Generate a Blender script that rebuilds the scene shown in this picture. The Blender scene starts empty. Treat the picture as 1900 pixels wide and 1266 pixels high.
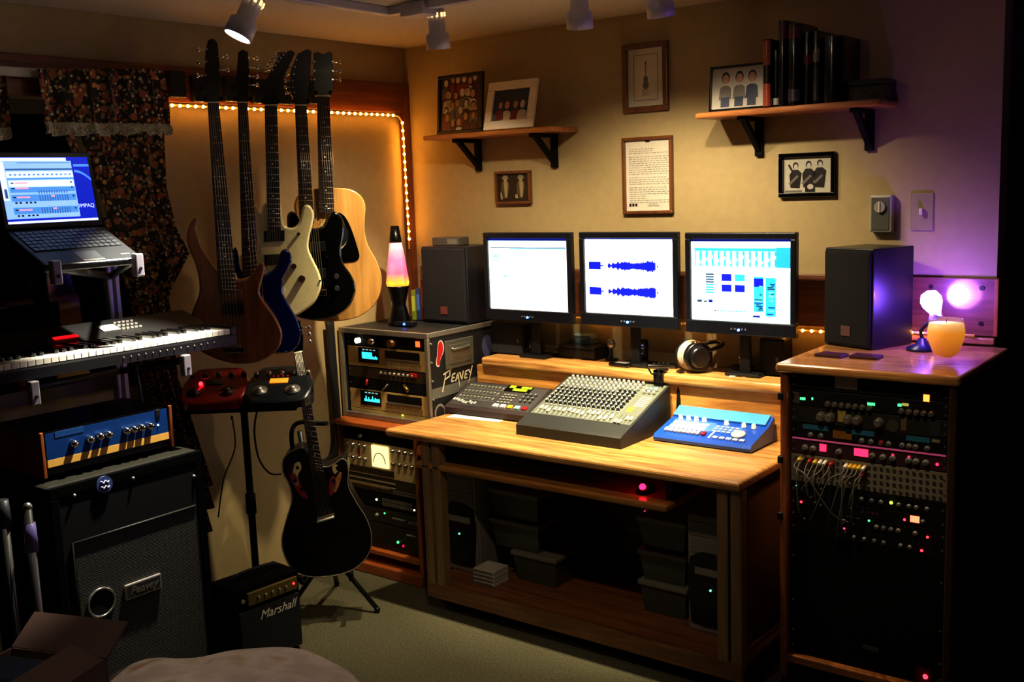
import bpy, bmesh, math, random
from mathutils import Vector as V, Matrix as M
from mathutils.geometry import delaunay_2d_cdt
random.seed(7)
PI = math.pi
SC = bpy.context.scene
COL = SC.collection

# ------------------------------------------------------------------ survey of the room
# The camera the photograph was taken with (35 mm lens), and helpers that turn a
# measured image point into a point on a known plane of the room.
FPX, YAW, PITCH, ROLL = 1935.0, .660, .147, -.0365
CAM = V((3.5, -3.75, 1.7))
_F = V((-math.sin(YAW)*math.cos(PITCH), math.cos(YAW)*math.cos(PITCH), -math.sin(PITCH)))
_r = V((math.cos(YAW), math.sin(YAW), 0)); _u = _r.cross(_F)
RT = _r*math.cos(ROLL)+_u*math.sin(ROLL); UP = -_r*math.sin(ROLL)+_u*math.cos(ROLL)
def ray(px, py): return _F+RT*((px-950)/FPX)-UP*((py-633)/FPX)
def on(px, py, ax, v):
    d = ray(px, py); return CAM+d*((v-CAM[ax])/d[ax])
def onx(px, py, v): return on(px, py, 0, v)
def ony(px, py, v): return on(px, py, 1, v)
def onz(px, py, v): return on(px, py, 2, v)
def dep(px, py, d): return CAM+ray(px, py)*d
class Fr:
    """a thing's own frame: front plane y=0 of an object standing at loc turned by rz"""
    def __init__(s, loc, rz=0.0):
        s.o = V(loc); s.rz = rz; s.m = M.Rotation(rz, 3, 'Z'); s.i = s.m.transposed()
    def L(s, px, py, yl=0.0):
        d = s.i@ray(px, py); c = s.i@(CAM-s.o)
        p = c+d*((yl-c.y)/d.y); return p.x, p.z
    def H(s, px, py, zl=0.0):
        d = s.i@ray(px, py); c = s.i@(CAM-s.o)
        p = c+d*((zl-c.z)/d.z); return p.x, p.y
    def S(s, px, py, xl=0.0):
        d = s.i@ray(px, py); c = s.i@(CAM-s.o)
        p = c+d*((xl-c.x)/d.x); return p.y, p.z

# ------------------------------------------------------------------ mesh collector
class B:
    def __init__(s): s.v = []; s.f = []; s.m = []; s.sm = []
    def add(s, vs, fs, m=0, smooth=False):
        o = len(s.v); s.v += [tuple(p) for p in vs]
        for f in fs: s.f.append(tuple(i+o for i in f)); s.m.append(m); s.sm.append(smooth)
        return s
    def bmadd(s, bm, m=0, smooth=False, mx=None):
        bm.verts.ensure_lookup_table(); bm.verts.index_update()
        vs = [(mx@v.co if mx else v.co.copy()) for v in bm.verts]
        s.add(vs, [[v.index for v in f.verts] for f in bm.faces], m, smooth); bm.free(); return s
    def box(s, x0, x1, y0, y1, z0, z1, m=0, bev=0.0, seg=2, mx=None):
        if bev > 0:
            bm = bmesh.new(); bmesh.ops.create_cube(bm, size=1)
            for v in bm.verts:
                v.co = V((x0+(v.co.x+.5)*(x1-x0), y0+(v.co.y+.5)*(y1-y0), z0+(v.co.z+.5)*(z1-z0)))
            bmesh.ops.bevel(bm, geom=bm.edges[:], offset=min(bev, .49*min(abs(x1-x0), abs(y1-y0), abs(z1-z0))), segments=seg, affect='EDGES', profile=.5)
            return s.bmadd(bm, m, False, mx)
        p = [V((x, y, z)) for z in (z0, z1) for y in (y0, y1) for x in (x0, x1)]
        if mx: p = [mx@q for q in p]
        return s.add(p, [(0,2,3,1),(4,5,7,6),(0,1,5,4),(2,6,7,3),(0,4,6,2),(1,3,7,5)], m)
    def cyl(s, p0, p1, r0, r1=None, n=16, m=0, cap=True, smooth=True):
        p0, p1 = V(p0), V(p1); r1 = r0 if r1 is None else r1
        d = (p1-p0).normalized(); a = d.orthogonal().normalized(); b = d.cross(a)
        vs = []
        for p, r in ((p0, r0), (p1, r1)):
            for i in range(n):
                t = 2*PI*i/n; vs.append(p+a*(r*math.cos(t))+b*(r*math.sin(t)))
        s.add(vs, [(i, (i+1)%n, n+(i+1)%n, n+i) for i in range(n)], m, smooth)
        if cap:
            o = len(s.v)-2*n
            s.f.append(tuple(o+i for i in reversed(range(n)))); s.m.append(m); s.sm.append(False)
            s.f.append(tuple(o+n+i for i in range(n))); s.m.append(m); s.sm.append(False)
        return s
    def tube(s, pts, r, n=8, m=0, closed=False):
        pts = [V(p) for p in pts]; k = len(pts); vs = []; a = None
        for i, p in enumerate(pts):
            if closed: d = (pts[(i+1)%k]-pts[i-1]).normalized()
            else: d = (pts[min(i+1, k-1)]-pts[max(i-1, 0)]).normalized()
            if a is None: a = d.orthogonal().normalized()
            a = (a-d*a.dot(d)).normalized(); b = d.cross(a)
            rr = r[i] if isinstance(r, (list, tuple)) else r
            for j in range(n):
                t = 2*PI*j/n; vs.append(p+a*(rr*math.cos(t))+b*(rr*math.sin(t)))
        fs = []
        for i in range(k if closed else k-1):
            i2 = (i+1) % k
            for j in range(n): fs.append((i*n+j, i*n+(j+1)%n, i2*n+(j+1)%n, i2*n+j))
        s.add(vs, fs, m, True)
        if not closed:
            o = len(s.v)-k*n
            s.f.append(tuple(o+i for i in reversed(range(n)))); s.m.append(m); s.sm.append(False)
            s.f.append(tuple(o+(k-1)*n+i for i in range(n))); s.m.append(m); s.sm.append(False)
        return s
    def lathe(s, prof, c=(0,0,0), n=24, m=0, mx=None, smooth=True):
        """prof: list of (r,z) going up"""
        c = V(c); vs = []; k = len(prof)
        for r, z in prof:
            for i in range(n):
                t = 2*PI*i/n; p = V((r*math.cos(t), r*math.sin(t), z)); vs.append((mx@p if mx else p)+c)
        s.add(vs, [(i*n+j, i*n+(j+1)%n, (i+1)*n+(j+1)%n, (i+1)*n+j) for i in range(k-1) for j in range(n)], m, smooth)
        o = len(s.v)-k*n
        if prof[0][0] > 1e-5: s.f.append(tuple(o+i for i in reversed(range(n)))); s.m.append(m); s.sm.append(False)
        if prof[-1][0] > 1e-5: s.f.append(tuple(o+(k-1)*n+i for i in range(n))); s.m.append(m); s.sm.append(False)
        return s
    def sph(s, c, r, m=0, n=12, sc=(1,1,1)):
        prof = [(max(1e-6, math.sin(PI*i/(n//2))), -math.cos(PI*i/(n//2))) for i in range(n//2+1)]
        c = V(c); vs = []
        for rr, z in prof:
            for i in range(n):
                t = 2*PI*i/n; vs.append(c+V((rr*math.cos(t)*r*sc[0], rr*math.sin(t)*r*sc[1], z*r*sc[2])))
        k = len(prof)
        return s.add(vs, [(i*n+j, i*n+(j+1)%n, (i+1)*n+(j+1)%n, (i+1)*n+j) for i in range(k-1) for j in range(n)], m, True)
    def slab(s, pts, y0, y1, m=0, bev=0.0, mside=None):
        """curved outline in x,z (counter-clockwise) with rounded rims; caps by constrained triangulation"""
        n = len(pts); P = [V((x, z)) for x, z in pts]; nr = []
        for i in range(n):
            t = (P[(i+1) % n]-P[i-1]); nr.append(V((-t.y, t.x)).normalized() if t.length > 1e-9 else V((0, 0)))
        rings = [(y0, bev), (y0+bev*.3, bev*.3), (y0+bev, 0), (y1-bev, 0), (y1-bev*.3, bev*.3), (y1, bev)] if bev > 0 else [(y0, 0), (y1, 0)]
        o = len(s.v); ms = m if mside is None else mside
        for y, k in rings: s.v += [((P[i]+nr[i]*k).x, y, (P[i]+nr[i]*k).y) for i in range(n)]
        for r in range(len(rings)-1):
            for i in range(n):
                s.f.append((o+r*n+i, o+r*n+(i+1) % n, o+(r+1)*n+(i+1) % n, o+(r+1)*n+i)); s.m.append(m if r < 2 and bev > 0 else ms); s.sm.append(bev > 0)
        for y, k in (rings[0], rings[-1]):
            ring = [P[i]+nr[i]*k for i in range(n)]
            vs, _, fs, *_r = delaunay_2d_cdt(ring, [], [list(range(n))], 1, 1e-6)
            s.add([(v.x, y, v.y) for v in vs], [tuple(f) for f in fs] if y > y0 else [tuple(f)[::1] for f in fs], m, False)
        return s
    def prism(s, pts, y0, y1, m=0, bev=0.0, seg=2, mside=None):
        """pts in x,z; extruded along y from y0 (front) to y1"""
        if len(pts) > 12: return s.slab(pts if sum(pts[i-1][0]*pts[i][1]-pts[i][0]*pts[i-1][1] for i in range(len(pts))) > 0 else pts[::-1], y0, y1, m, bev, mside)
        bm = bmesh.new()
        vs = [bm.verts.new((x, y0, z)) for x, z in pts]
        f = bm.faces.new(vs); bmesh.ops.recalc_face_normals(bm, faces=[f])
        r = bmesh.ops.extrude_face_region(bm, geom=[f])
        for g in r['geom']:
            if isinstance(g, bmesh.types.BMVert): g.co.y = y1
        if bev > 0:
            ed = [e for e in bm.edges if abs(e.verts[0].co.y-e.verts[1].co.y) < 1e-6]
            bmesh.ops.bevel(bm, geom=ed, offset=bev, segments=seg, affect='EDGES', profile=.5)
        bmesh.ops.recalc_face_normals(bm, faces=bm.faces[:])
        if mside is None: return s.bmadd(bm, m)
        for f in bm.faces: f.normal_update()
        side = [abs(f.normal.y) < .5 for f in bm.faces]
        k = len(s.f); s.bmadd(bm, m)
        for i, q in enumerate(side):
            if q: s.m[k+i] = mside
        return s
    def poly(s, pts, m=0): return s.add(pts, [tuple(range(len(pts)))], m)
    def grid(s, fn, nu, nv, m=0, smooth=True):
        vs = [fn(i/nu, j/nv) for j in range(nv+1) for i in range(nu+1)]
        return s.add(vs, [(j*(nu+1)+i, j*(nu+1)+i+1, (j+1)*(nu+1)+i+1, (j+1)*(nu+1)+i) for j in range(nv) for i in range(nu)], m, smooth)
    def text(s, txt, size, mx, m=0, extrude=.0006, shear=0.0, align='CENTER'):
        cu = bpy.data.curves.new('lettering', 'FONT'); cu.body = txt; cu.size = size; cu.extrude = extrude
        cu.align_x = align; cu.align_y = 'CENTER'; cu.shear = shear; cu.resolution_u = 3
        ob = bpy.data.objects.new('lettering', cu); me = ob.to_mesh()
        s.add([mx@v.co for v in me.vertices], [tuple(p.vertices) for p in me.polygons], m)
        ob.to_mesh_clear(); bpy.data.objects.remove(ob); bpy.data.curves.remove(cu); return s
    def mesh(s, name, mats):
        me = bpy.data.meshes.new(name); me.from_pydata(s.v, [], s.f); me.update()
        for k in mats: me.materials.append(k)
        me.polygons.foreach_set('material_index', s.m); me.polygons.foreach_set('use_smooth', s.sm)
        bm = bmesh.new(); bm.from_mesh(me); bmesh.ops.recalc_face_normals(bm, faces=bm.faces[:]) if s.__dict__.get('fix') else None
        if s.__dict__.get('fix'): bm.to_mesh(me)
        bm.free(); return me
FRONT = M(((1,0,0,0),(0,0,-1,0),(0,1,0,0),(0,0,0,1)))     # text plane xy -> local xz facing -y
def tfront(x, y, z): return M.Translation((x, y, z))@FRONT

def link(name, me, parent=None, loc=None, rot=None):
    o = bpy.data.objects.new(name, me); COL.objects.link(o)
    if parent: o.parent = parent
    if loc is not None: o.location = loc
    if rot is not None: o.rotation_euler = rot
    return o
def part(name, b, mats, parent, label=None, loc=None, rot=None, kind=None):
    o = link(name, b.mesh(name, mats if isinstance(mats, (list, tuple)) else [mats]), parent, loc, rot)
    if label: o['label'] = label
    if kind: o['kind'] = kind
    return o
def tag(o, label, cat, group=None):
    o['label'] = label; o['category'] = cat
    if group: o['group'] = group
    return o
def thing(name, label, cat, loc=(0,0,0), rz=0.0, group=None):
    o = bpy.data.objects.new(name, None); COL.objects.link(o); o.empty_display_size = .1
    o.location = loc; o.rotation_euler = (0, 0, rz); return tag(o, label, cat, group)
def single(name, b, mats, label, cat, loc=(0,0,0), rz=0.0, group=None):
    o = part(name, b, mats, None, None, loc, (0, 0, rz)); return tag(o, label, cat, group)
def struct(name, b, mats):
    o = part(name, b, mats, None); o['kind'] = 'structure'; return o
def copy_tree(o, parent=None):
    c = o.copy(); COL.objects.link(c); c.parent = parent
    for ch in list(o.children): copy_tree(ch, c)
    return c
def smooth_loop(pts, k=5):
    """closed Catmull-Rom"""
    n = len(pts); out = []
    for i in range(n):
        p0, p1, p2, p3 = (V((*pts[(i+j-1) % n], 0)) for j in range(4))
        for q in range(k):
            t = q/k
            out.append(tuple((.5*((2*p1)+(p2-p0)*t+(2*p0-5*p1+4*p2-p3)*t*t+(3*p1-p0-3*p2+p3)*t**3))[:2]))
    return out
def spline(pts, k=6):
    pts = [V(p) for p in pts]; n = len(pts); out = []
    for i in range(n-1):
        p0, p1, p2, p3 = pts[max(i-1,0)], pts[i], pts[i+1], pts[min(i+2,n-1)]
        for q in range(k):
            t = q/k; out.append(.5*((2*p1)+(p2-p0)*t+(2*p0-5*p1+4*p2-p3)*t*t+(3*p1-p0-3*p2+p3)*t**3))
    return out+[pts[-1]]

# ------------------------------------------------------------------ materials
def lin(h):
    c = [int(h[i:i+2], 16)/255 for i in (0, 2, 4)]
    return [x/12.92 if x <= .04045 else ((x+.055)/1.055)**2.4 for x in c]
_mats = {}
def _new(name):
    m = bpy.data.materials.new(name); m.use_nodes = True
    nt = m.node_tree; return m, nt, nt.nodes['Principled BSDF'], nt.nodes, nt.links
def mat(name, hexc, rough=.5, metal=0.0, em=0.0, emc=None, var=.12, scale=40.0, bump=0.0, trans=0.0, coat=0.0, sheen=0.0, alpha=1.0, spec=.5):
    if name in _mats: return _mats[name]
    m, nt, p, N, K = _new(name)
    c = lin(hexc)
    tc = N.new('ShaderNodeTexCoord'); no = N.new('ShaderNodeTexNoise'); no.inputs['Scale'].default_value = scale
    no.inputs['Detail'].default_value = 4
    K.new(tc.outputs['Object'], no.inputs['Vector'])
    mx = N.new('ShaderNodeMix'); mx.data_type = 'RGBA'
    mx.inputs[6].default_value = [x*(1-var) for x in c]+[1]; mx.inputs[7].default_value = [min(1, x*(1+var)) for x in c]+[1]
    K.new(no.outputs['Fac'], mx.inputs[0]); K.new(mx.outputs[2], p.inputs['Base Color'])
    p.inputs['Roughness'].default_value = rough; p.inputs['Metallic'].default_value = metal
    p.inputs['Transmission Weight'].default_value = trans; p.inputs['Coat Weight'].default_value = coat
    p.inputs['Sheen Weight'].default_value = sheen; p.inputs['Specular IOR Level'].default_value = spec
    if alpha < 1: p.inputs['Alpha'].default_value = alpha
    if em > 0:
        e = lin(emc or hexc); p.inputs['Emission Color'].default_value = e+[1]; p.inputs['Emission Strength'].default_value = em
    if bump > 0:
        bp = N.new('ShaderNodeBump'); bp.inputs['Strength'].default_value = bump; bp.inputs['Distance'].default_value = .004
        K.new(no.outputs['Fac'], bp.inputs['Height']); K.new(bp.outputs['Normal'], p.inputs['Normal'])
    _mats[name] = m; return m
def glow(name, hexc, s):
    return mat(name, hexc, rough=.4, em=s, var=.03)
def wood(name, a, b, axis='X', rough=.35, sc=1.0, coat=.3):
    if name in _mats: return _mats[name]
    m, nt, p, N, K = _new(name)
    tc = N.new('ShaderNodeTexCoord'); mp = N.new('ShaderNodeMapping')
    mp.inputs['Scale'].default_value = {'X': (1.2*sc, 14*sc, 14*sc), 'Y': (14*sc, 1.2*sc, 14*sc), 'Z': (14*sc, 14*sc, 1.2*sc)}[axis]
    K.new(tc.outputs['Object'], mp.inputs['Vector'])
    no = N.new('ShaderNodeTexNoise'); no.inputs['Scale'].default_value = 2.2; no.inputs['Detail'].default_value = 6; no.inputs['Distortion'].default_value = 1.3
    K.new(mp.outputs['Vector'], no.inputs['Vector'])
    n2 = N.new('ShaderNodeTexNoise'); n2.inputs['Scale'].default_value = 14; n2.inputs['Detail'].default_value = 3
    K.new(mp.outputs['Vector'], n2.inputs['Vector'])
    md = N.new('ShaderNodeMath'); md.operation = 'MULTIPLY_ADD'; md.inputs[1].default_value = .35
    K.new(n2.outputs['Fac'], md.inputs[0]); K.new(no.outputs['Fac'], md.inputs[2])
    cr = N.new('ShaderNodeValToRGB'); cr.color_ramp.elements[0].position = .45; cr.color_ramp.elements[1].position = .85
    cr.color_ramp.elements[0].color = lin(a)+[1]; cr.color_ramp.elements[1].color = lin(b)+[1]
    K.new(md.outputs[0], cr.inputs['Fac']); K.new(cr.outputs['Color'], p.inputs['Base Color'])
    p.inputs['Roughness'].default_value = rough; p.inputs['Coat Weight'].default_value = coat; p.inputs['Coat Roughness'].default_value = .15
    bp = N.new('ShaderNodeBump'); bp.inputs['Strength'].default_value = .12; bp.inputs['Distance'].default_value = .002
    K.new(md.outputs[0], bp.inputs['Height']); K.new(bp.outputs['Normal'], p.inputs['Normal'])
    _mats[name] = m; return m
def ramp_noise(name, cols, scale, rough=.9, kind='noise', bump=.3, dist=.004, detail=6, feat=None, spec=.5):
    if name in _mats: return _mats[name]
    m, nt, p, N, K = _new(name)
    tc = N.new('ShaderNodeTexCoord')
    if kind == 'noise':
        no = N.new('ShaderNodeTexNoise'); no.inputs['Scale'].default_value = scale; no.inputs['Detail'].default_value = detail; out = no.outputs['Fac']
    else:
        no = N.new('ShaderNodeTexVoronoi'); no.inputs['Scale'].default_value = scale; out = no.outputs['Distance']
    K.new(tc.outputs['Object'], no.inputs['Vector'])
    cr = N.new('ShaderNodeValToRGB'); e = cr.color_ramp.elements
    while len(e) < len(cols): e.new(.5)
    for q, (pos, h) in zip(e, cols): q.position = pos; q.color = lin(h)+[1]
    K.new(out, cr.inputs['Fac']); K.new(cr.outputs['Color'], p.inputs['Base Color'])
    p.inputs['Roughness'].default_value = rough; p.inputs['Specular IOR Level'].default_value = spec
    if bump:
        bp = N.new('ShaderNodeBump'); bp.inputs['Strength'].default_value = bump; bp.inputs['Distance'].default_value = dist
        K.new(out, bp.inputs['Height']); K.new(bp.outputs['Normal'], p.inputs['Normal'])
    _mats[name] = m; return m
def floral(name):
    m, nt, p, N, K = _new(name); _mats[name] = m
    tc = N.new('ShaderNodeTexCoord')
    def vor(scale, r, off):
        mp = N.new('ShaderNodeMapping'); mp.inputs['Location'].default_value = (off, off*2, off*3); K.new(tc.outputs['Object'], mp.inputs['Vector'])
        v = N.new('ShaderNodeTexVoronoi'); v.inputs['Scale'].default_value = scale; K.new(mp.outputs['Vector'], v.inputs['Vector'])
        l = N.new('ShaderNodeMath'); l.operation = 'LESS_THAN'; l.inputs[1].default_value = r; K.new(v.outputs['Distance'], l.inputs[0]); return l.outputs[0], v.outputs['Color']
    base = lin('2a1f18')+[1]; cur = None
    for sc_, r, off, h in ((52, .36, 0, '8a7250'), (36, .3, 3, '8c3a1c'), (24, .34, 7, 'a4603a'), (44, .24, 11, 'd4bc94'), (26, .2, 17, 'd4974e')):
        f, _ = vor(sc_, r, off); mx = N.new('ShaderNodeMix'); mx.data_type = 'RGBA'
        if cur is None: mx.inputs[6].default_value = base
        else: K.new(cur, mx.inputs[6])
        mx.inputs[7].default_value = lin(h)+[1]; K.new(f, mx.inputs[0]); cur = mx.outputs[2]
    K.new(cur, p.inputs['Base Color']); p.inputs['Roughness'].default_value = .9
    return m
def weave(name, a, b, scale, rough=.7, metal=0.0):
    m, nt, p, N, K = _new(name); _mats[name] = m
    tc = N.new('ShaderNodeTexCoord'); mp = N.new('ShaderNodeMapping'); mp.inputs['Rotation'].default_value = (PI/2, 0, 0)
    K.new(tc.outputs['Object'], mp.inputs['Vector'])
    br = N.new('ShaderNodeTexBrick'); br.inputs['Scale'].default_value = scale; br.inputs['Mortar Size'].default_value = .09
    br.inputs['Color1'].default_value = lin(a)+[1]; br.inputs['Color2'].default_value = [x*.75 for x in lin(a)]+[1]; br.inputs['Mortar'].default_value = lin(b)+[1]
    K.new(mp.outputs['Vector'], br.inputs['Vector']); K.new(br.outputs['Color'], p.inputs['Base Color'])
    bp = N.new('ShaderNodeBump'); bp.inputs['Strength'].default_value = .6; bp.inputs['Distance'].default_value = .003; bp.invert = True
    K.new(br.outputs['Fac'], bp.inputs['Height']); K.new(bp.outputs['Normal'], p.inputs['Normal'])
    p.inputs['Roughness'].default_value = rough; p.inputs['Metallic'].default_value = metal
    return m
OAK_X = wood('oak along', '92602e', 'd2a260', 'X'); OAK_Z = wood('oak upright', '7c431c', 'b06c34', 'Z'); OAK_Y = wood('oak across', '8a5020', 'c88a44', 'Y')
OAK_D = wood('dark oak rail', '5e3a1e', '8d6238', 'X', rough=.5, coat=.1)
POST = wood('desk post oak', '7d6244', '9c7f58', 'Z', rough=.5, coat=.1)
CEDAR = wood('cedar board', '5a2a12', '8a4a22', 'Y', rough=.5, coat=.05); CEDAR_Z = wood('cedar post', '5a2a12', '8a4a22', 'Z', rough=.5, coat=.05)
BLK = mat('black plastic', '0b0b0d', .45); BLKG = mat('black gloss', '060608', .12, coat=.4); BLKM = mat('black matte', '070708', .8, spec=.2)
DGR = mat('dark grey metal', '2a2b2e', .45, .2); GRY = mat('grey metal', '77777a', .35, .6); ALU = mat('brushed aluminium', 'a9a7a2', .32, .85, scale=90)
CHR = mat('chrome', 'd8d6d0', .12, 1.0); WHT = mat('white plastic', 'd9d8d2', .4); IVO = mat('ivory', 'e6e2d4', .3); CREAM = mat('cream paint', 'd9d2b0', .3)
GOLD = mat('champagne panel', 'c2a66a', .42, .15, scale=120); BRASS = mat('brass', 'b08b3c', .25, .9)
PAPER = mat('paper', 'e8e4da', .8); RED = mat('red plastic', 'a5161c', .35); YEL = mat('yellow plastic', 'd6b32a', .4); BLU = mat('blue plastic', '2a5fc8', .35)
GRN = mat('green plastic', '2f7a3c', .4); CYANP = mat('pale cyan plastic', '9fd6d2', .4); ORG = mat('orange plastic', 'b9652a', .5)
L_RED = glow('red glow', 'ff2430', 9); L_ORG = glow('orange glow', 'ff5a1c', 9); L_GRN = glow('green glow', '38ff6a', 5); L_YG = glow('yellow green glow', 'd6ff30', 6)
L_BLU = glow('blue glow', '2a50ff', 9); L_CYN = glow('cyan display', '38c8e8', 2.2); L_WHT = glow('white glow', 'fff2d8', 9); L_LIME = glow('lime display', '9fe020', 1.6); L_PNK = glow('pink red glow', 'ff2850', 3.2)
L_AMB = glow('amber glow', 'ffae30', 3)
# ------------------------------------------------------------------ the room
WALL = ramp_noise('tan wall paint', [(.3, 'a8946a'), (.7, 'ae9b70')], 25, .7, bump=.05, dist=.002)
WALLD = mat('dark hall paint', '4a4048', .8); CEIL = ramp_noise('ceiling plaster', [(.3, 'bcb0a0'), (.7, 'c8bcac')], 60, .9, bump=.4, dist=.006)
CARPET = ramp_noise('olive beige carpet', [(.25, '4a4732'), (.5, '605c44'), (.75, '756f55')], 130, 1.0, bump=1.0, dist=.012)
CZ = 2.367
b = B().box(-.1, 5.2, -5.2, 1.6, -.08, 0); struct('floor', b, CARPET)
b = B().box(-.1, 5.2, -5.2, 1.6, CZ, CZ+.08); struct('ceiling', b, CEIL)
WY0, WY1, WZ0, WZ1 = -2.95, -1.5, 1.0, 2.06
b = B()
b.box(-.1, 0, -5.2, WY0, 0, CZ); b.box(-.1, 0, WY1, .1, 0, CZ); b.box(-.1, 0, WY0, WY1, 0, WZ0); b.box(-.1, 0, WY0, WY1, WZ1, CZ)
struct('wall_left', b, WALL)
b = B().box(0, 2.655, 0, .1, 0, CZ); struct('wall_back', b, WALL)
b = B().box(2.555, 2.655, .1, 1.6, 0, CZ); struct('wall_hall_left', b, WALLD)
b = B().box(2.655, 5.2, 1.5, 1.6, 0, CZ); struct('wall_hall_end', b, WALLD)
b = B().box(5.1, 5.2, -5.2, 1.5, 0, CZ); struct('wall_right', b, WALLD)
b = B().box(0, 5.1, -5.2, -5.1, 0, CZ); struct('wall_front', b, WALLD)
# window behind the curtain
w = part('window_1', B().box(-.09, -.07, WY0, WY1, WZ0, WZ0+.05).box(-.09, -.07, WY0, WY1, WZ1-.05, WZ1).box(-.09, -.07, WY0, WY0+.05, WZ0, WZ1).box(-.09, -.07, WY1-.05, WY1, WZ0, WZ1).box(-.088, -.072, (WY0+WY1)/2-.02, (WY0+WY1)/2+.02, WZ0, WZ1), mat('window frame', '6a5a48', .5), None); w['kind'] = 'structure'
part('window_pane', B().box(-.083, -.078, WY0+.05, WY1-.05, WZ0+.05, WZ1-.05), mat('night glass', '050608', .05), w)
# cedar hanging board along the left wall, with corner post
b = B().box(0, .022, -3.4, -.03, 2.062, 2.2, bev=.004); struct('trim_1', b, CEDAR)
b = B().box(0, .024, -.055, 0, .55, 2.2, bev=.004); struct('trim_2', b, CEDAR_Z)
# oak board along the back wall, above rope light level
tb = B().box(.06, 2.66, -.022, 0, 1.142, 1.338, bev=.003); tb = struct('trim_3', tb, wood('stained oak board', '5e3620', '84543a', 'X', rough=.4))
sb = B()
for x in (2.45, 2.615):
    for z in (1.185, 1.305): sb.cyl((x, -.022, z), (x, -.026, z), .008, n=12)
part('screw', sb, mat('dark screw', '2c241e', .4, .5), tb)
b = B().box(2.655, 2.668, -.024, .1, 1.142, 1.338, bev=.003); struct('trim_4', b, OAK_Z)
b = B().box(2.12, 2.66, -.03, 0, 1.114, 1.136, bev=.004); struct('trim_5', b, OAK_X)
b = B().box(0, .012, -5.1, -.0, 0, .08); struct('baseboard_left', b, CEDAR)
b = B().box(0.02, 2.655, -.012, 0, 0, .08); struct('baseboard_back', b, CEDAR)

# ------------------------------------------------------------------ rope lights
ROPE = mat('clear rope tube', 'd9b27a', .2, em=.25, emc='ff9a30', trans=.0); BULB = glow('rope bulb', 'ffae42', 75); BULB2 = glow('rope bulb dim', 'ffae42', 30)
bulb_me = B().sph((0,0,0), .0062, n=8).mesh('bulb', [BULB]); bulb_me2 = B().sph((0,0,0), .0062, n=8).mesh('bulb', [BULB2])
def rope(name, label, pts, spans, bme):
    t = thing(name, label, 'rope light', pts[0]); o = V(pts[0])
    part('tube', B().tube([V(p)-o for p in pts], .0045, 8), ROPE, t)
    for a, c in spans:
        a, c = V(a), V(c); n = max(1, int((c-a).length/.0345))
        for i in range(n): link('bulb', bme, t, a+(c-a)*((i+.5)/n)-o)
    return t
rope('rope_light', 'amber rope light glowing under the cedar board and down the room corner', [(.03, -1.42, 2.051), (.03, -.12, 2.051), (.03, -.085, 2.045), (.03, -.066, 2.02), (.03, -.06, 1.95), (.03, -.06, 1.42)],
     [((.034, -1.38, 2.05), (.034, -.11, 2.05)), ((.034, -.068, 2.035), (.034, -.06, 1.45))], bulb_me)
rope('rope_light', 'amber rope light running behind the monitors under the oak wall board', [(.4, -.012, 1.126), (1.2, -.016, 1.126), (2.1, -.016, 1.126), (2.12, -.04, 1.145), (2.6, -.04, 1.145)],
     [((.42, -.02, 1.126), (.5, -.02, 1.126)), ((1.03, -.02, 1.126), (1.15, -.02, 1.126)), ((1.5, -.02, 1.126), (1.62, -.02, 1.126)), ((1.9, -.02, 1.126), (2.11, -.02, 1.126)), ((2.34, -.046, 1.145), (2.48, -.046, 1.145))], bulb_me2)

# ------------------------------------------------------------------ track and spot heads
WM = mat('white lamp metal', 'b9b4be', .4, .1)
tr = thing('lighting_track', 'white bent track on the ceiling carrying the spot lamps', 'light track', (.74, -.86, CZ))
for nm, q in (('track_rail', (-.018, .018, -1.9, 0, -.03, 0)), ('track_rail', (-.018, 1.9, -.018, .018, -.03, 0))):
    part(nm, B().box(*q, bev=.004), WM, tr)
part('junction_box', B().box(.09, .2, -.04, .04, -.05, 0, bev=.006), WM, tr)
def spot(label, tip, foot, aim, lens):
    tip, foot, aim = V(tip), V(foot), V(aim)
    t = thing('spot_lamp', label, 'spot lamp', (foot.x, foot.y, CZ-.03), group='ceiling spot lamps'); o = V(t.location)
    d = (aim-tip).normalized(); back = tip-d*.15
    part('stem', B().box(-.02, .02, -.02, .02, -.02, 0, bev=.004).tube([(0, 0, -.02), (0, 0, back.z+.03-o.z), back+d*.03-o], .009, 8), WM, t)
    q = d.to_track_quat('Z', 'Y').to_matrix().to_4x4()
    prof = [(.022, 0), (.03, .004), (.031, .09), (.043, .1), (.045, .15), (.041, .15), (.039, .115), (.0001, .11)]
    part('lamp_head', B().lathe(prof, back-o, 24, mx=q), WM, t)
    vb = B()
    for k in range(10):
        a = 2*PI*k/10; vb.cyl(back-o+q@V((.0308*math.cos(a), .0308*math.sin(a), .02)), back-o+q@V((.0312*math.cos(a), .0312*math.sin(a), .036)), .005, n=6)
    part('vent_slot', vb, glow('lamp vent glow', 'ffd9a0', 1.3), t)
    part('lens', B().lathe([(.040, .142), (.0001, .147)], back-o, 20, mx=q), glow('lens on' if lens else 'lens dim', 'fff6e0', 40 if lens else 3), t)
    return tip+d*.004, d
SPOTS = [
 spot('spot lamp with bright lens above the hanging guitars', (.83, -1.63, 2.186), (.74, -1.56, 0), (.62, -2.08, 1.25), True),
 spot('spot lamp nearest the room corner pointing straight down', (.87, -.74, 2.215), (.87, -.86, 0), (.75, -.52, .75), False),
 spot('spot lamp hanging above the large mixing console', (1.5, -.74, 2.215), (1.5, -.86, 0), (1.3, -.42, .85), False),
 spot('purple tinged spot lamp furthest right on the ceiling track', (1.81, -.74, 2.215), (1.81, -.86, 0), (1.78, -.36, .8), False)]

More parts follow.
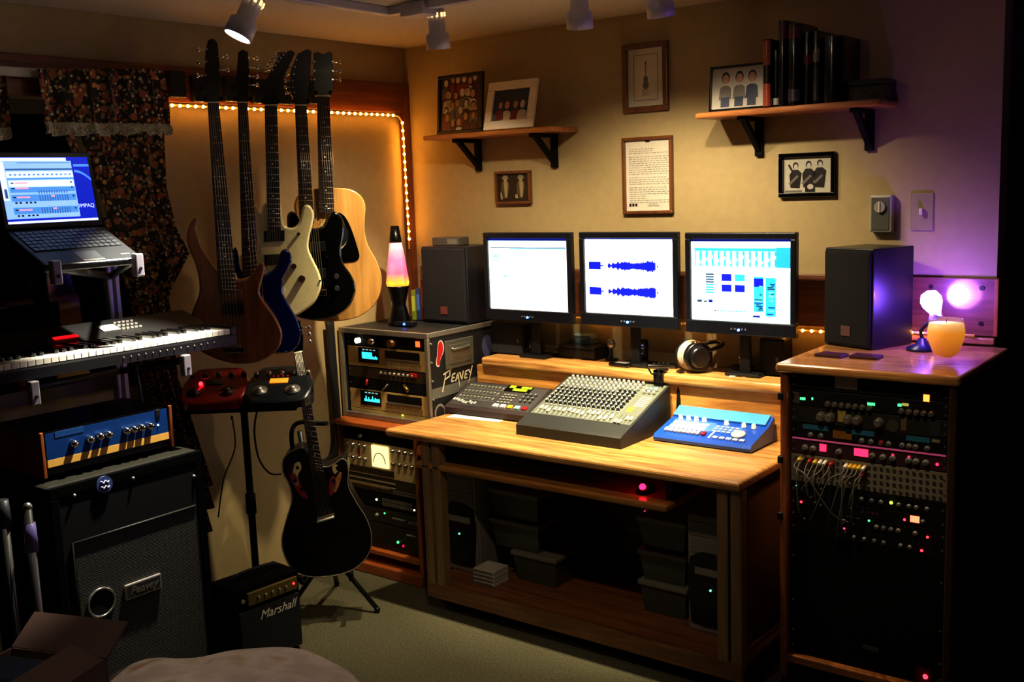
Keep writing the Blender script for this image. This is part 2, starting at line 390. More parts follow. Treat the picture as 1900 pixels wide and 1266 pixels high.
# ------------------------------------------------------------------ wall shelves and brackets
def wall_shelf(label, x0, x1, z, bx):
    t = thing('wall_shelf', label, 'shelf', ((x0+x1)/2, 0, z)); cx = (x0+x1)/2
    part('shelf_board', B().box(x0-cx, x1-cx, -.2, 0, -.022, 0, bev=.008), wood('shelf oak', '8a4e22', 'b8773c', 'X'), t)
    for x in bx:
        b = B().box(x-cx-.016, x-cx+.016, -.018, 0, -.155, -.022, bev=.003).box(x-cx-.016, x-cx+.016, -.165, 0, -.038, -.022, bev=.003)
        b.prism([(0, 0)]*0 or [(-.15, -.04), (-.125, -.04), (-.0, -.135), (-.0, -.155)], x-cx-.01, x-cx+.01)
        k = len(b.v)-8 if False else None
        part('bracket', b, BLKM, t)
    return t
# the strut of a bracket is drawn in x,z by prism, so it is turned into y,z here
def bracket(x):
    b = B().box(x-.016, x+.016, -.018, 0, -.165, -.022, bev=.003).box(x-.016, x+.016, -.17, 0, -.038, -.022, bev=.003)
    p = B().prism([(-.155, -.036), (-.125, -.036), (-.012, -.128), (-.012, -.155)], -.01, .01)
    b.add([(x+v[1], v[0], v[2]) for v in p.v], p.f); return b
def wall_shelf(label, x0, x1, z, bx):
    cx = (x0+x1)/2; t = thing('wall_shelf', label, 'shelf', (cx, 0, z))
    part('shelf_board', B().box(x0-cx, x1-cx, -.2, 0, -.022, 0, bev=.008), wood('shelf oak', '8a4e22', 'b8773c', 'X'), t)
    for x in bx: part('bracket', bracket(x-cx), BLKM, t)
    return t
wall_shelf('oak wall shelf with two black brackets, holding two photo frames', .275, .99, 1.94, (.44, .865))
wall_shelf('oak wall shelf with two black brackets, holding books and a cigar box', 1.64, 2.325, 1.945, (1.81, 2.225))

# ------------------------------------------------------------------ framed pictures
def ell(b, cx, cz, rx, rz, y, m, n=14): b.poly([(cx+rx*math.cos(2*PI*i/n), y, cz+rz*math.sin(2*PI*i/n)) for i in range(n)], m)
def quad(b, x0, x1, z0, z1, y, m): b.poly([(x0, y, z0), (x1, y, z0), (x1, y, z1), (x0, y, z1)], m)
def frame_parts(t, w, h, fw, fmat, d=.02, mx=None):
    b = B()
    for q in ((-w/2, w/2, -d, 0, 0, fw), (-w/2, w/2, -d, 0, h-fw, h), (-w/2, -w/2+fw, -d, 0, fw, h-fw), (w/2-fw, w/2, -d, 0, fw, h-fw)): b.box(*q, bev=.003)
    b.box(-w/2+.002, w/2-.002, -.004, -.001, .002, h-.002)
    return part('frame', b, fmat, t)
def person(b, x, z, s, y, skin, shirt, hair=None):
    if shirt is not None: b.poly([(x-.42*s, y, z-1.25*s), (x+.42*s, y, z-1.25*s), (x+.36*s, y, z-.55*s), (x+.16*s, y, z-.42*s), (x-.16*s, y, z-.42*s), (x-.36*s, y, z-.55*s)], shirt)
    if hair is not None: ell(b, x, z+.06*s, .27*s, .36*s, y-.0002, hair)
    ell(b, x, z-.02*s, .21*s, .29*s, y-.0004, skin)
    ell(b, x-.08*s, z+.02*s, .03*s, .02*s, y-.0006, hair if hair is not None else shirt); ell(b, x+.08*s, z+.02*s, .03*s, .02*s, y-.0006, hair if hair is not None else shirt)
P_SK = mat('print skin', 'b98a68', .4); P_RD = mat('print red', '7d2a26', .4); P_WH = mat('print white', 'cfc5b4', .4); P_DK = mat('print dark', '1f1614', .4); P_GY = mat('print grey', '6d6860', .4); P_BL = mat('print navy', '232c45', .4); P_LG = mat('print light grey', 'b9b3a5', .4); P_MAR = mat('print maroon', '4a1a1a', .4)
PM = [P_SK, P_RD, P_WH, P_DK, P_GY, P_BL, P_LG, P_MAR]
def px_size(px0, py0, px1, py1, y):
    a, c = ony(px0, py0, y), ony(px1, py1, y); return a.x, c.x, c.z, a.z
# guitar drawing
FRW = wood('walnut frame', '5a3318', '7a4a24', 'Z', rough=.35)
t = thing('picture_frame', 'tall brown framed drawing of a guitar, highest on the wall', 'picture', (1.322, 0, 1.979))
frame_parts(t, .208, .27, .022, FRW)
b = B(); quad(b, -.083, .083, .021, .249, -.006, 0)
for q in ((-.056, .056, .045, .0475), (-.056, .056, .2225, .225), (-.056, -.0535, .045, .225), (.0535, .056, .045, .225)): quad(b, *q, -.0066, 1)
ell(b, 0, .105, .014, .017, -.0066, 1); ell(b, 0, .128, .011, .013, -.0066, 1); quad(b, -.002, .002, .135, .185, -.0066, 1); quad(b, -.004, .004, .185, .198, -.0066, 1)
for i in range(4): quad(b, -.018, .018-.006*(i % 2), .064+.007*i, .0665+.007*i, -.0066, 2)
part('print', b, [mat('drawing paper', 'd2c8aa', .6), P_DK, P_GY], t)
part('glass', B().box(-.084, .084, -.0095, -.0085, .02, .25), mat('picture glass', 'ffffff', .02, alpha=.12), t)
# framed letter
t = thing('picture_frame', 'framed typed letter on white paper below the guitar drawing', 'picture', (1.325, 0, 1.57))
frame_parts(t, .232, .31, .013, FRW)
b = B(); quad(b, -.104, .104, .012, .298, -.006, 0)
z = .262
for i in range(24):
    if i in (3, 12, 16): z -= .006
    wd = [.09, .055, .03][0 if i not in (0, 1, 20, 21) else (1 if i < 2 else 2)]
    x = -.088
    while x < -.088+wd*1.95:
        l = random.uniform(.006, .02); quad(b, x, x+l, z-.0014, z+.0014, -.0066, 1); x += l+.004
    z -= .0086
for i in range(3): quad(b, -.09+.014*i, -.08+.014*i, .03, .042, -.0066, 2)
quad(b, .0, .05, .03, .034, -.0066, 1); quad(b, .0, .045, .038, .041, -.0066, 1); ell(b, 0, .291, .012, .004, -.0066, 2)
part('letter', b, [mat('letter paper', 'cfc8b6', .6), mat('typed ink', '8f8b86', .6), P_DK], t)
# two small costumed figures
t = thing('picture_frame', 'small brown framed picture of two figures in hats, under the left shelf', 'picture', (.635, 0, 1.622))
frame_parts(t, .2, .147, .012, FRW)
b = B(); quad(b, -.09, .09, .01, .137, -.006, 0)
for x in (-.045, .042):
    b.poly([(x-.018, -.0066, .03), (x+.006, -.0066, .025), (x+.022, -.0066, .075), (x+.016, -.0066, .1), (x-.02, -.0066, .1), (x-.026, -.0066, .075)], 1)
    b.poly([(x-.004, -.0068, .03), (x+.008, -.0068, .03), (x+.014, -.0068, .098), (x-.01, -.0068, .098)], 2)
    ell(b, x, .109, .011, .012, -.007, 2); b.poly([(x-.02, -.0072, .113), (x+.02, -.0072, .113), (x+.01, -.0072, .128), (x-.01, -.0072, .128)], 3)
ell(b, -.068, .04, .008, .02, -.0066, 2); ell(b, .018, .035, .011, .01, -.0066, 2)
part('print', b, [mat('sepia print', '2f2212', .5), mat('print olive', '5d4c2c', .5), mat('print pale', 'a08f6a', .5), mat('print hat', '8d8468', .5)], t)
# black and white band photo
t = thing('picture_frame', 'black framed black and white photo of three standing people', 'picture', (1.997, 0, 1.623))
frame_parts(t, .215, .161, .016, BLKG)
b = B(); quad(b, -.092, .092, .015, .146, -.006, 0)
for x, z, s in ((-.045, .112, .06), (.005, .115, .062), (.048, .118, .06)):
    b.poly([(x-.02, -.0066, .035), (x+.016, -.0066, .032), (x+.024, -.0066, z-.025), (x+.01, -.0066, z-.012), (x-.012, -.0066, z-.012), (x-.024, -.0066, z-.03)], 1)
    ell(b, x, z+.003, .011, .013, -.0068, 1); ell(b, x+.001, z-.001, .0075, .010, -.007, 2)
    b.poly([(x-.028, -.0067, .05), (x-.02, -.0067, .045), (x+.012, -.0067, .075), (x+.006, -.0067, .082)], 3)
b.poly([(-.075, -.0067, .118), (-.068, -.0067, .121), (-.05, -.0067, .09), (-.056, -.0067, .086)], 1)
quad(b, -.008, .03, .018, .05, -.0069, 1); ell(b, .012, .037, .012, .01, -.0071, 2)
quad(b, -.085, -.02, .018, .025, -.0066, 3)
part('photo', b, [mat('photo grey white', 'b8b3a0', .35), P_DK, P_LG, P_GY], t)

# standing frames on shelves
def leaning(name, label, cx, z, w, h, fw, fmat, paint, tilt, y=-.15, rz=0.0):
    t = thing(name, label, 'photo frame', (cx, y, z), rz); t.rotation_euler = (-tilt, 0, rz)
    frame_parts(t, w, h, fw, fmat, .014); b = B(); mats = paint(b, w, h, fw); part('photo', b, mats, t)
    part('easel_back', B().box(-.02, .02, .0, .004, .02, h*.8), BLKM, t); return t
def collage(b, w, h, fw):
    quad(b, -w/2+fw, w/2-fw, fw, h-fw, -.006, 7); rnd = random.Random(3)
    rows = [(.86, 6), (.66, 7), (.44, 6), (.22, 5)]
    for r, (q, n) in enumerate(rows):
        for i in range(n):
            x = (-.36+.72*(i+.5)/n+rnd.uniform(-.05, .05))*w; person(b, x, q*h+rnd.uniform(-.02, .02), .056*rnd.uniform(.85, 1.15), -.0062-.0008*r, 0 if rnd.random() < .6 else 2, rnd.choice([1, 1, 2, 7, 4]), rnd.choice([3, 7, None]))
    return PM
leaning('photo_frame', 'dark framed group photo of many people, leaning on the left shelf', .452, 1.94, .262, .262, .016, mat('very dark wood', '140a08', .4), collage, .1, y=-.14)
def two(b, w, h, fw):
    quad(b, -w/2+fw, w/2-fw, fw, h-fw, -.006, 5); quad(b, -w/2+fw, w/2-fw, fw, fw+.03, -.0062, 4)
    for x, s, c in ((-.055, .05, 1), (-.02, .06, 2), (.025, .055, 1), (.062, .06, 6)): person(b, x, .105, s, -.0064-abs(x)*.002, 0 if c != 6 else 6, c, 7)
    return PM
leaning('photo_frame', 'white framed photo leaning back beside the dark group photo', .762, 1.94, .262, .208, .037, mat('white frame', 'e6dac6', .5), two, .26, y=-.19)
def three(b, w, h, fw):
    quad(b, -w/2+fw, w/2-fw, fw, h-fw, -.006, 6)
    for x, c in ((-.055, 6), (0, 6), (.05, 5)): person(b, x, .117, .06, -.0064, 0, 4 if c == 6 else c, 3); quad(b, x-.017, x+.017, .015, .05, -.0068, 5)
    return PM
leaning('photo_frame', 'thin black framed photo of three people at the end of the book shelf', 1.795, 1.945, .235, .165, .009, BLKG, three, .1, y=-.15)

# books on the right shelf
def book(label, x0, x1, h, hexc, y0=-.17, dep_=.15, band=None, bandc=None):
    w = x1-x0; t = thing('book', label, 'book', ((x0+x1)/2, y0, 1.945), group='books on the right wall shelf')
    cv = mat('book cover '+hexc, hexc, .18, coat=.5)
    sp = [(w/2*math.sin(a), -.42*w*math.cos(a)) for a in [(-PI/2+PI*i/8) for i in range(9)]]
    b = B(); n = 9
    b.add([(x, y, z) for z in (0, h) for x, y in sp]+[(x, .003, z) for z in (0, h) for x in (-w/2+.003, w/2-.003)], [(i, i+1, n+i+1, n+i) for i in range(n-1)], 0, True)
    b.box(-w/2, -w/2+.003, 0, dep_, 0, h).box(w/2-.003, w/2, 0, dep_, 0, h)
    part('cover', b, cv, t)
    part('page_block', B().box(-w/2+.003, w/2-.003, .003, dep_-.006, .004, h-.005), PAPER, t)
    if band:
        for (q0, q1), c in zip(band, bandc):
            b = B(); m_ = [(x*1.01, y-.0006) for x, y in sp[1:-1]]
            b.add([(x, y, z) for z in (q0*h, q1*h) for x, y in m_], [(i, i+1, 7+i+1, 7+i) for i in range(6)], 0, True)
            part('spine_band', b, mat('spine '+c, c, .3, coat=.3), t)
book('orange topped slim book, leftmost on the right wall shelf', 1.905, 1.935, .235, '2a1710', y0=-.185, band=[(.62, .98), (.02, .35)], bandc=['a4552c', '96402e'])
book('thin black book just right of the orange topped one', 1.937, 1.957, .195, '0d0b0c', band=[(.04, .16)], bandc=['a09b92'])
book('tallest glossy black book with a red top, on the right wall shelf', 1.96, 1.993, .292, '0a090b', y0=-.18, band=[(.78, .97)], bandc=['4d1220'])
book('wide glossy black book with red band between tall and grey spined books', 1.996, 2.043, .277, '08080c', y0=-.18, band=[(.82, .96), (.05, .2)], bandc=['54141c', '2c2432'])
book('dark book with a small red mark on its spine', 2.046, 2.078, .245, '0c0c0f', band=[(.56, .68)], bandc=['6a1414'])
book('dark book with a grey lower spine', 2.081, 2.106, .245, '101012', band=[(.05, .5), (.58, .75)], bandc=['332b26', '7d7870'])
book('broad black book at the right end of the row of books', 2.109, 2.185, .222, '060507', y0=-.15)
t = thing('cigar_box', 'dark flat box with faded gold lettering, right end of the book shelf', 'box', (2.252, -.12, 1.945), .05)
part('box_body', B().box(-.068, .068, 0, .1, 0, .052, bev=.002), mat('dark box wood', '1a1213', .5), t); part('lid', B().box(-.07, .07, -.002, .102, .053, .072, bev=.002), mat('dark box lid', '15101a', .5), t)
part('lettering', B().text('CIGAR', .036, tfront(0, -.0008, .03)), mat('faded gold', '5f4a2a', .5), t)

# thermostat and switch
t = thing('thermostat', 'grey box thermostat with a round dial beside the light switch', 'thermostat', (2.275, 0, 1.494))
part('case', B().box(-.04, .04, -.034, 0, 0, .13, bev=.006), mat('thermostat shell', 'a39c92', .4), t)
part('face', B().box(-.031, .031, -.037, -.034, .008, .122, bev=.001), mat('thermostat face', '6c6a62', .35, .3), t)
part('dial', B().cyl((0, -.037, .088), (0, -.046, .088), .021, .019, 24).box(-.002, .002, -.05, -.046, .07, .106, m=1), [mat('dial silver', 'b4ada0', .35, .3), WHT], t)
t = thing('light_switch', 'pale switch plate with a toggle on the purple lit wall', 'light switch', (2.409, 0, 1.498))
part('plate', B().box(-.038, .038, -.006, 0, 0, .13, bev=.003), mat('switch plate', 'a08f6e', .4), t)
part('toggle', B().box(-.006, .006, -.024, -.006, .055, .078, bev=.003), mat('ivory toggle', 'd8cdb2', .3), t)
# ------------------------------------------------------------------ desk
DX, DY, DZ = .53, -.785, .742
desk = thing('studio_desk', 'long oak studio desk with raised shelf, keyboard tray and casters', 'desk', (1.3, -.4, 0)); o = V(desk.location)
def dbox(b, x0, x1, y0, y1, z0, z1, **k): return b.box(x0-o.x, x1-o.x, y0-o.y, y1-o.y, z0, z1, **k)
p = B()
bm_pts = [(.528, -.785), (2.09, -.785), (2.09, -.03), (.562, -.03), (.562, -.56)]
bm = bmesh.new(); vs = [bm.verts.new((x-o.x, y-o.y, DZ-.034)) for x, y in bm_pts]; f = bm.faces.new(vs); r = bmesh.ops.extrude_face_region(bm, geom=[f])
for g in r['geom']:
    if isinstance(g, bmesh.types.BMVert): g.co.z = DZ
bmesh.ops.bevel(bm, geom=[e for e in bm.edges if abs(e.verts[0].co.z-e.verts[1].co.z) < 1e-5], offset=.012, segments=3, affect='EDGES', profile=.5)
bmesh.ops.recalc_face_normals(bm, faces=bm.faces[:]); p.bmadd(bm); part('desktop', p, OAK_X, desk)
part('hutch_back', dbox(B(), .562, 2.03, -.225, -.205, DZ, .92), wood('hutch oak', 'a06428', 'dca256', 'X'), desk)
part('riser_shelf', dbox(B(), .6, 2.03, -.245, -.03, .92, .96, bev=.012, seg=3), OAK_X, desk)
for x in (.6, 2.005): part('riser_end', dbox(B(), x, x+.02, -.21, -.05, DZ, .92), OAK_Z, desk)
for x0 in (.70, .755, 2.0, 2.048): part('leg', dbox(B(), x0, x0+.04, -.765, -.72, .085, DZ-.034, bev=.004), POST, desk)
for x0 in (.70, 2.048): part('leg', dbox(B(), x0, x0+.04, -.12, -.075, .085, DZ-.034, bev=.004), POST, desk)
part('side_panel', dbox(B(), 2.066, 2.08, -.70, -.13, .2, .66), mat('side panel veneer', '6a4a28', .5), desk)
part('bottom_board', dbox(B(), .70, 2.09, -.74, -.08, .1, .118), wood('bottom board', '6a3a1a', '8f5630', 'X', rough=.5), desk)
part('front_rail', dbox(B(), .70, 2.09, -.768, -.745, .055, .118, bev=.004), OAK_D, desk)
for x in (.76, 2.03):
    for y in (-.70, -.14):
        c = part('caster', B().box(-.02, .02, -.016, .016, .065, .1).box(-.022, -.017, -.012, .03, .02, .07).box(.017, .022, -.012, .03, .02, .07), DGR, desk, loc=(x-o.x, y-o.y, 0))
        part('wheel', B().cyl((-.013, .012, .034), (.013, .012, .034), .034, n=20), BLK, c)
tray = part('keyboard_tray', dbox(B(), .66, 1.815, -.765, -.4, .59, .617, bev=.011, seg=3), wood('tray oak', '8f5a28', 'b9823f', 'X'), desk)
for x in (.68, 1.79): part('tray_slide', dbox(B(), x-.012, x+.012, -.7, -.42, .617, .708), DGR, desk)

# computer keyboard and lit mouse on the tray
t = thing('computer_keyboard', 'grey computer keyboard in the shadow on the pull out tray', 'keyboard', (1.25, -.58, .617))
part('keyboard_case', B().box(-.23, .23, -.075, .075, 0, .02, bev=.006), mat('dim grey plastic', '57555a', .5), t)
kb = B()
for r_ in range(5):
    for c_ in range(18): kb.box(-.218+c_*.0243, -.218+c_*.0243+.02, -.066+r_*.026, -.066+r_*.026+.021, .02, .026)
part('key_field', kb, mat('dim grey keys', '6a686c', .5), t)
t = thing('trackball', 'mouse glowing red on the right end of the keyboard tray', 'mouse', (1.675, -.67, .617))
part('body', B().sph((0, .015, 0), .05, 0, 20, (.62, 1, .5)), mat('mouse plastic', '1a1a1e', .25), t); part('light', B().sph((0, -.012, .024), .012, 0, 12), glow('mouse glow', 'ff1030', 16), t)

# things under the desk
def tower(label, x0, x1, z1, dark):
    w = x1-x0; t = thing('computer_tower', label, 'computer', ((x0+x1)/2, -.6, .118)); h = z1-.118
    sh = mat('grey tower shell', '85807a', .5)
    part('case', B().box(-w/2, w/2, .012, .44, 0, h, bev=.012), sh, t)
    fp_ = part('front_panel', B().box(-w/2, w/2, 0, .014, 0, h, bev=.006), sh, t)
    part('bezel', B().prism(smooth_loop([(-w/2+.012, h*.64), (-w/2+.012, .06), (-w/2+.03, .028), (w/2-.03, .028), (w/2-.012, .06), (w/2-.012, h*.64)], 3), -.004, .0), mat('black tower bezel', '0c0d11', .35), t)
    for i in range(2): part('drive_bay', B().box(-w/2+.014, w/2-.014, -.003, 0, h*.68+i*.062, h*.68+i*.062+.05, bev=.003).box(w/2-.04, w/2-.025, -.006, -.003, h*.68+i*.062+.008, h*.68+i*.062+.014), mat('tower drive bay', '7b7772', .45), t)
    part('floppy_drive', B().box(-w/2+.03, w/2-.03, -.006, -.003, h*.5, h*.5+.025), mat('floppy face', '84807a', .45), t)
    part('power_light', B().cyl((0, -.004, h*.38), (0, -.007, h*.38), .004, n=10), glow('dim green light', '70ffc0', 2), fp_)
tower('grey computer tower under the left end of the desk', .655, .835, .545, 0); tower('grey computer tower under the right end of the desk', 1.805, 1.985, .545, 1)
PLA = mat('smoky plastic bin', '454642', .3, var=.2); PLL = mat('bin lid rim', '7a766a', .35)
def bin_(label, x0, x1, z0, z1, y=-.56):
    w = x1-x0; t = thing('storage_box', label, 'box', ((x0+x1)/2, y, z0), group='plastic storage boxes under the desk'); h = z1-z0
    b = B(); k = .012
    b.add([(sx*(w/2-k*(1-q)), (.0+k*(1-q) if sy < 0 else .3-k*(1-q)), q*(h-.02)) for q in (0, 1) for sx, sy in ((-1, -1), (1, -1), (1, 1), (-1, 1))], [(0,1,2,3), (4,5,6,7), (0,1,5,4), (1,2,6,5), (2,3,7,6), (3,0,4,7)])
    part('tub', b, PLA, t); part('lid', B().box(-w/2-.008, w/2+.008, -.01, .31, h-.02, h, bev=.005), PLL, t)
    part('label_strip', B().box(-.05, .05, -.0005+.006, .008, h*.45, h*.45+.022), mat('dull label', '6f6a5e', .6), t)
z = [.118, .245, .365, .49]
for i, s in enumerate(('lowest smoky plastic storage box of the left stack under the desk', 'middle smoky plastic storage box of the left stack under the desk', 'top smoky plastic storage box of the left stack under the desk')): bin_(s, .885 if i else .99, 1.12 if i else 1.2, z[i]+.001, z[i+1])
for i, s in enumerate(('lowest smoky plastic storage box of the right stack under the desk', 'middle smoky plastic storage box of the right stack under the desk', 'top smoky plastic storage box of the right stack under the desk')): bin_(s, 1.585, 1.775, z[i]+.001, z[i+1])
names = ('bottom', 'second lowest', 'second highest', 'top')
for i in range(4):
    t = thing('disc_case', names[i]+' white case of the little stack under the desk', 'disc case', (.928, -.68, .1185+.0165*i), .02*(i % 2), group='white cases under the desk')
    part('case_body', B().box(-.052, .052, 0, .1, 0, .015, bev=.002), mat('white case', 'c4c0b6', .4), t); part('spine_label', B().box(-.048, .048, -.0012, 0, .004, .011), mat('case label', '6b6862', .5), t)
t = thing('network_box', 'small black box with a red light under the middle of the desk', 'router', (1.47, -.35, .118))
part('case', B().box(-.09, .09, 0, .14, 0, .36, bev=.006), BLK, t); part('light', B().sph((.02, -.004, .31), .006, n=10), glow('router red', 'ff3348', 9), t)
part('port_row', B().box(-.06, .0, -.004, 0, .22, .24).box(.02, .05, -.004, 0, .235, .25), mat('dull red ports', '5e3430', .4), t)

# ------------------------------------------------------------------ monitors
NAVY = mat('monitor bezel', '12141c', .35); SCRW = glow('screen white', 'f0f6ff', 1.5); SCRC = glow('screen pale cyan', 'cdeef6', 1.25); SCRB = glow('screen blue', '0a18e8', 1.0); SCRT = glow('screen teal', '2aa8d0', 1.0); SCRD = glow('screen slate', '27436a', .5); SCRN = glow('screen navy', '0b1f8e', .9); SCRG = glow('screen grey green', 'c4dcd4', 1.1); SCRM = glow('screen light cyan', '74dcf0', 1.2)
SM = [SCRW, SCRC, SCRB, SCRT, SCRD, SCRN, SCRG, SCRM]
def monitor(label, x0, x1, z0, z1, paint):
    w, h = x1-x0, z1-z0; t = thing('monitor', label, 'monitor', ((x0+x1)/2, -.2, z0), group='flat monitors on the desk shelf')
    bz, bt, bb = .022, .024, .05
    b = B()
    for q in ((-w/2, w/2, 0, .03, 0, bb), (-w/2, w/2, 0, .03, h-bt, h), (-w/2, -w/2+bz, 0, .03, bb, h-bt), (w/2-bz, w/2, 0, .03, bb, h-bt)): b.box(*q, bev=.004)
    b.box(-w/2+.004, w/2-.004, .02, .034, .004, h-.004); b.box(-w/2+.05, w/2-.05, .034, .06, .06, h-.06, bev=.01)
    hs = part('housing', b, NAVY, t)
    s = B(); W, H = w-2*bz, h-bt-bb
    def R(u0, u1, v0, v1, m, k=1): quad(s, -W/2+u0*W, -W/2+u1*W, bb+v0*H, bb+v1*H, .012-.0004*k, m)
    R(0, 1, 0, 1, 0, 0); paint(R, s, W, H, bb); part('screen', s, SM, t)
    k = B()
    for i in (-2, -1, 1, 2): k.box(i*.014-.003, i*.014+.003, -.003, .001, .02, .026)
    part('button_row', k, mat('monitor buttons', '6a7080', .3), hs); part('power_light', B().cyl((0, -.004, .02), (0, .001, .02), .005, n=10), glow('power blue', '4a80ff', 10), hs)
    part('neck', B().box(-.022, .022, .05, .07, .9605-z0+.01, h*.5, bev=.006), BLK, t)
    part('foot', B().box(-.07, .07, .02, .13, .961-z0, .973-z0, bev=.005), BLK, t)
def pa(R, s, W, H, bb):
    R(0, 1, .965, 1, 5); R(0, 1, .88, .965, 1, 1); R(.02, .98, .862, .872, 4); R(.27, .98, .85, .86, 3)
    R(.06, .13, .72, .77, 3); R(.03, .13, .675, .695, 4); R(0, .16, .04, .84, 1); R(.16, .245, .1, .84, 6); R(.19, .235, .46, .475, 3); R(.19, .27, .09, .1, 6); R(.42, .46, .905, .915, 3); R(.52, .56, .905, .915, 3); R(.62, .66, .905, .915, 3)
def pb(R, s, W, H, bb):
    R(0, 1, .985, 1, 5); R(.3, .6, .965, .985, 1)
    rnd = random.Random(5)
    for c in (.635, .295):
        R(.045, .185, c-.05, c+.05, 2, 2); R(.185, .215, c-.008, c+.008, 2, 2)
        n = 90
        for i in range(n):
            q = i/n; u = .265+q*.565
            if .80 < u < .815: continue
            env = .018+.055*min(1, q/.35)*(.75+.25*math.sin(q*9)); env += .014*math.sin(q*70)*(q < .3)
            if q > .93: env *= max(.15, (1-q)/.07)
            a = env*rnd.uniform(.7, 1.1); R(u, u+.565/n*1.05, c-a, c+a, 2, 2)
def pc(R, s, W, H, bb):
    R(0, 1, .97, 1, 5); R(0, 1, .905, .97, 0); R(.03, .97, .66, .895, 7, 1); R(.86, 1, .66, .9, 3, 2); R(.04, .86, .86, .885, 3, 2)
    for i in range(13): R(.055+i*.063, .085+i*.063, .67, .845, 0, 3); R(.09+i*.063, .104+i*.063, .68, .85, 3, 3); R(.05+i*.063, .1+i*.063, .7+.08*((i*7) % 5)/5, .735+.08*((i*7) % 5)/5, 0, 4)
    R(0, 1, .0, .64, 1, 1)
    for i in range(8): R(.15, .235, .56-i*.032, .578-i*.032, 4 if i < 4 else 3, 2)
    for u, v, m in ((.315, .49, 2), (.45, .49, 3), (.315, .36, 2), (.45, .36, 2)): R(u, u+.1, v, v+.085, m, 2); R(u, u+.1, v-.02, v-.012, 7, 2)
    R(.64, .735, .43, .53, 2, 3); R(.64, .735, .13, .55, 3, 2); R(.755, .855, .08, .54, 3, 2)
    rnd = random.Random(2)
    for i in range(26): u, v = rnd.choice([(.64, .13), (.755, .08)]); R(u+rnd.uniform(0, .06), u+rnd.uniform(.07, .095), v+.02*i % .4, v+.012+.02*i % .4, rnd.choice([5, 7, 4]), 4)
    R(.04, .25, .2, .285, 6, 2); R(.06, .11, .22, .25, 4, 3); R(.18, .22, .22, .255, 5, 3); R(.13, .16, .22, .24, 4, 3)
    for i in range(12): R(.24+i*.027, .255+i*.027, .115, .13, 3 if i else 5, 2)
    R(.63, .7, .06, .085, 5, 2)
def mon_at(label, a, c, paint): p, q = ony(*a, -.2), ony(*c, -.2); monitor(label, p.x, q.x, q.z, p.z, paint)
mon_at('left monitor showing a nearly blank white arrangement window', (895, 432), (1062, 603), pa)
mon_at('middle monitor showing two blue sound waveforms on white', (1073, 431), (1258, 613), pb)
mon_at('right monitor showing a cyan software mixer with blue windows', (1270, 432), (1476, 629), pc)

# ------------------------------------------------------------------ speakers
def speaker(label, loc, rz, w, d, h, badge, gl):
    t = thing('studio_speaker', label, 'speaker', loc, rz)
    part('cabinet', B().box(-w/2, w/2, .012, d, 0, h, bev=.004), mat('speaker vinyl', '15131a', .28 if gl else .4, coat=.3), t)
    part('grille', B().box(-w/2+.006, w/2-.006, 0, .014, .008, h-.008, bev=.006), ramp_noise('speaker cloth', [(.3, '0b0a0c'), (.7, '151316')], 400, .95, bump=.4, dist=.001), t)
    part('badge', B().box(-.02, .02, -.003, 0, .04, .075, bev=.001), badge, t)
speaker('black speaker beside the lava lamp on the travel case', (.395, -.24, 1.1005), 0, .265, .2, ony(783, 458, -.24).z-1.1, mat('badge brown', '6a3a32', .4), 0)
speaker('black speaker on the right rack, purple light on its side', (2.2335, -.247, 1.1105), -.36, .205, .22, ony(1527, 460, -.212).z-1.11, mat('badge copper', '7d6058', .35, .4), 1)
def small_speaker(label, x, y, w, h):
    t = thing('multimedia_speaker', label, 'speaker', (x, y, .9605))
    part('cabinet', B().box(-w/2, w/2, .008, .09, 0, h, bev=.006), BLK, t); part('grille', B().box(-w/2+.004, w/2-.004, 0, .01, .004, h-.004, bev=.004), mat('dark grille cloth', '19181a', .9), t)
    part('badge', B().box(w/2-.03, w/2-.018, -.002, 0, h*.4, h*.52), mat('badge grey', '55524c', .4), t)
_p = onz(940, 658, .9605); small_speaker('small black speaker standing left on the desk shelf below the left monitor', _p.x, _p.y, .18, .14)
_p = onz(1430, 698, .9605); small_speaker('small black speaker standing right on the desk shelf next to the rack', _p.x, _p.y, .1, .14)

# ------------------------------------------------------------------ little things on the desk shelf
Z0 = .9605
def SH(px, py): p = onz(px, py, Z0); return (p.x, p.y, Z0)
t = thing('glass_jar', 'small grey jar beside the left small speaker', 'jar', SH(984, 656)); part('jar_body', B().lathe([(.02, 0), (.024, .004), (.024, .05)], n=20), mat('jar grey', '6d6a6a', .2, .2), t); part('lid', B().lathe([(.0255, .05), (.0255, .062), (.02, .066)], n=20), DGR, t)
t = thing('eyeglasses', 'thin dark eyeglasses lying on the shelf left of the black box', 'eyeglasses', SH(1000, 662), .2)
b = B()
for x in (-.035, .035): b.tube([(x+.026*math.cos(a), 0, .02+.018*math.sin(a)) for a in [2*PI*i/16 for i in range(16)]], .0022, 6, closed=True)
part('rims', b, BLK, t)
for x in (-.062, .062): part('temple', B().tube([(x, 0, .026), (x, .09, .026), (x, .12, .01)], .002, 6), BLK, t)
t = thing('black_case', 'flat black case carrying a stack of tapes on the shelf', 'case', (onz(1075, 664, Z0).x, onz(1075, 664, Z0).y-.03, Z0), -.05)
part('body', B().box(-.1, .1, 0, .15, 0, .042, bev=.006), BLK, t); part('lid', B().box(-.096, .096, .004, .146, .042, .056, bev=.005), DGR, t)
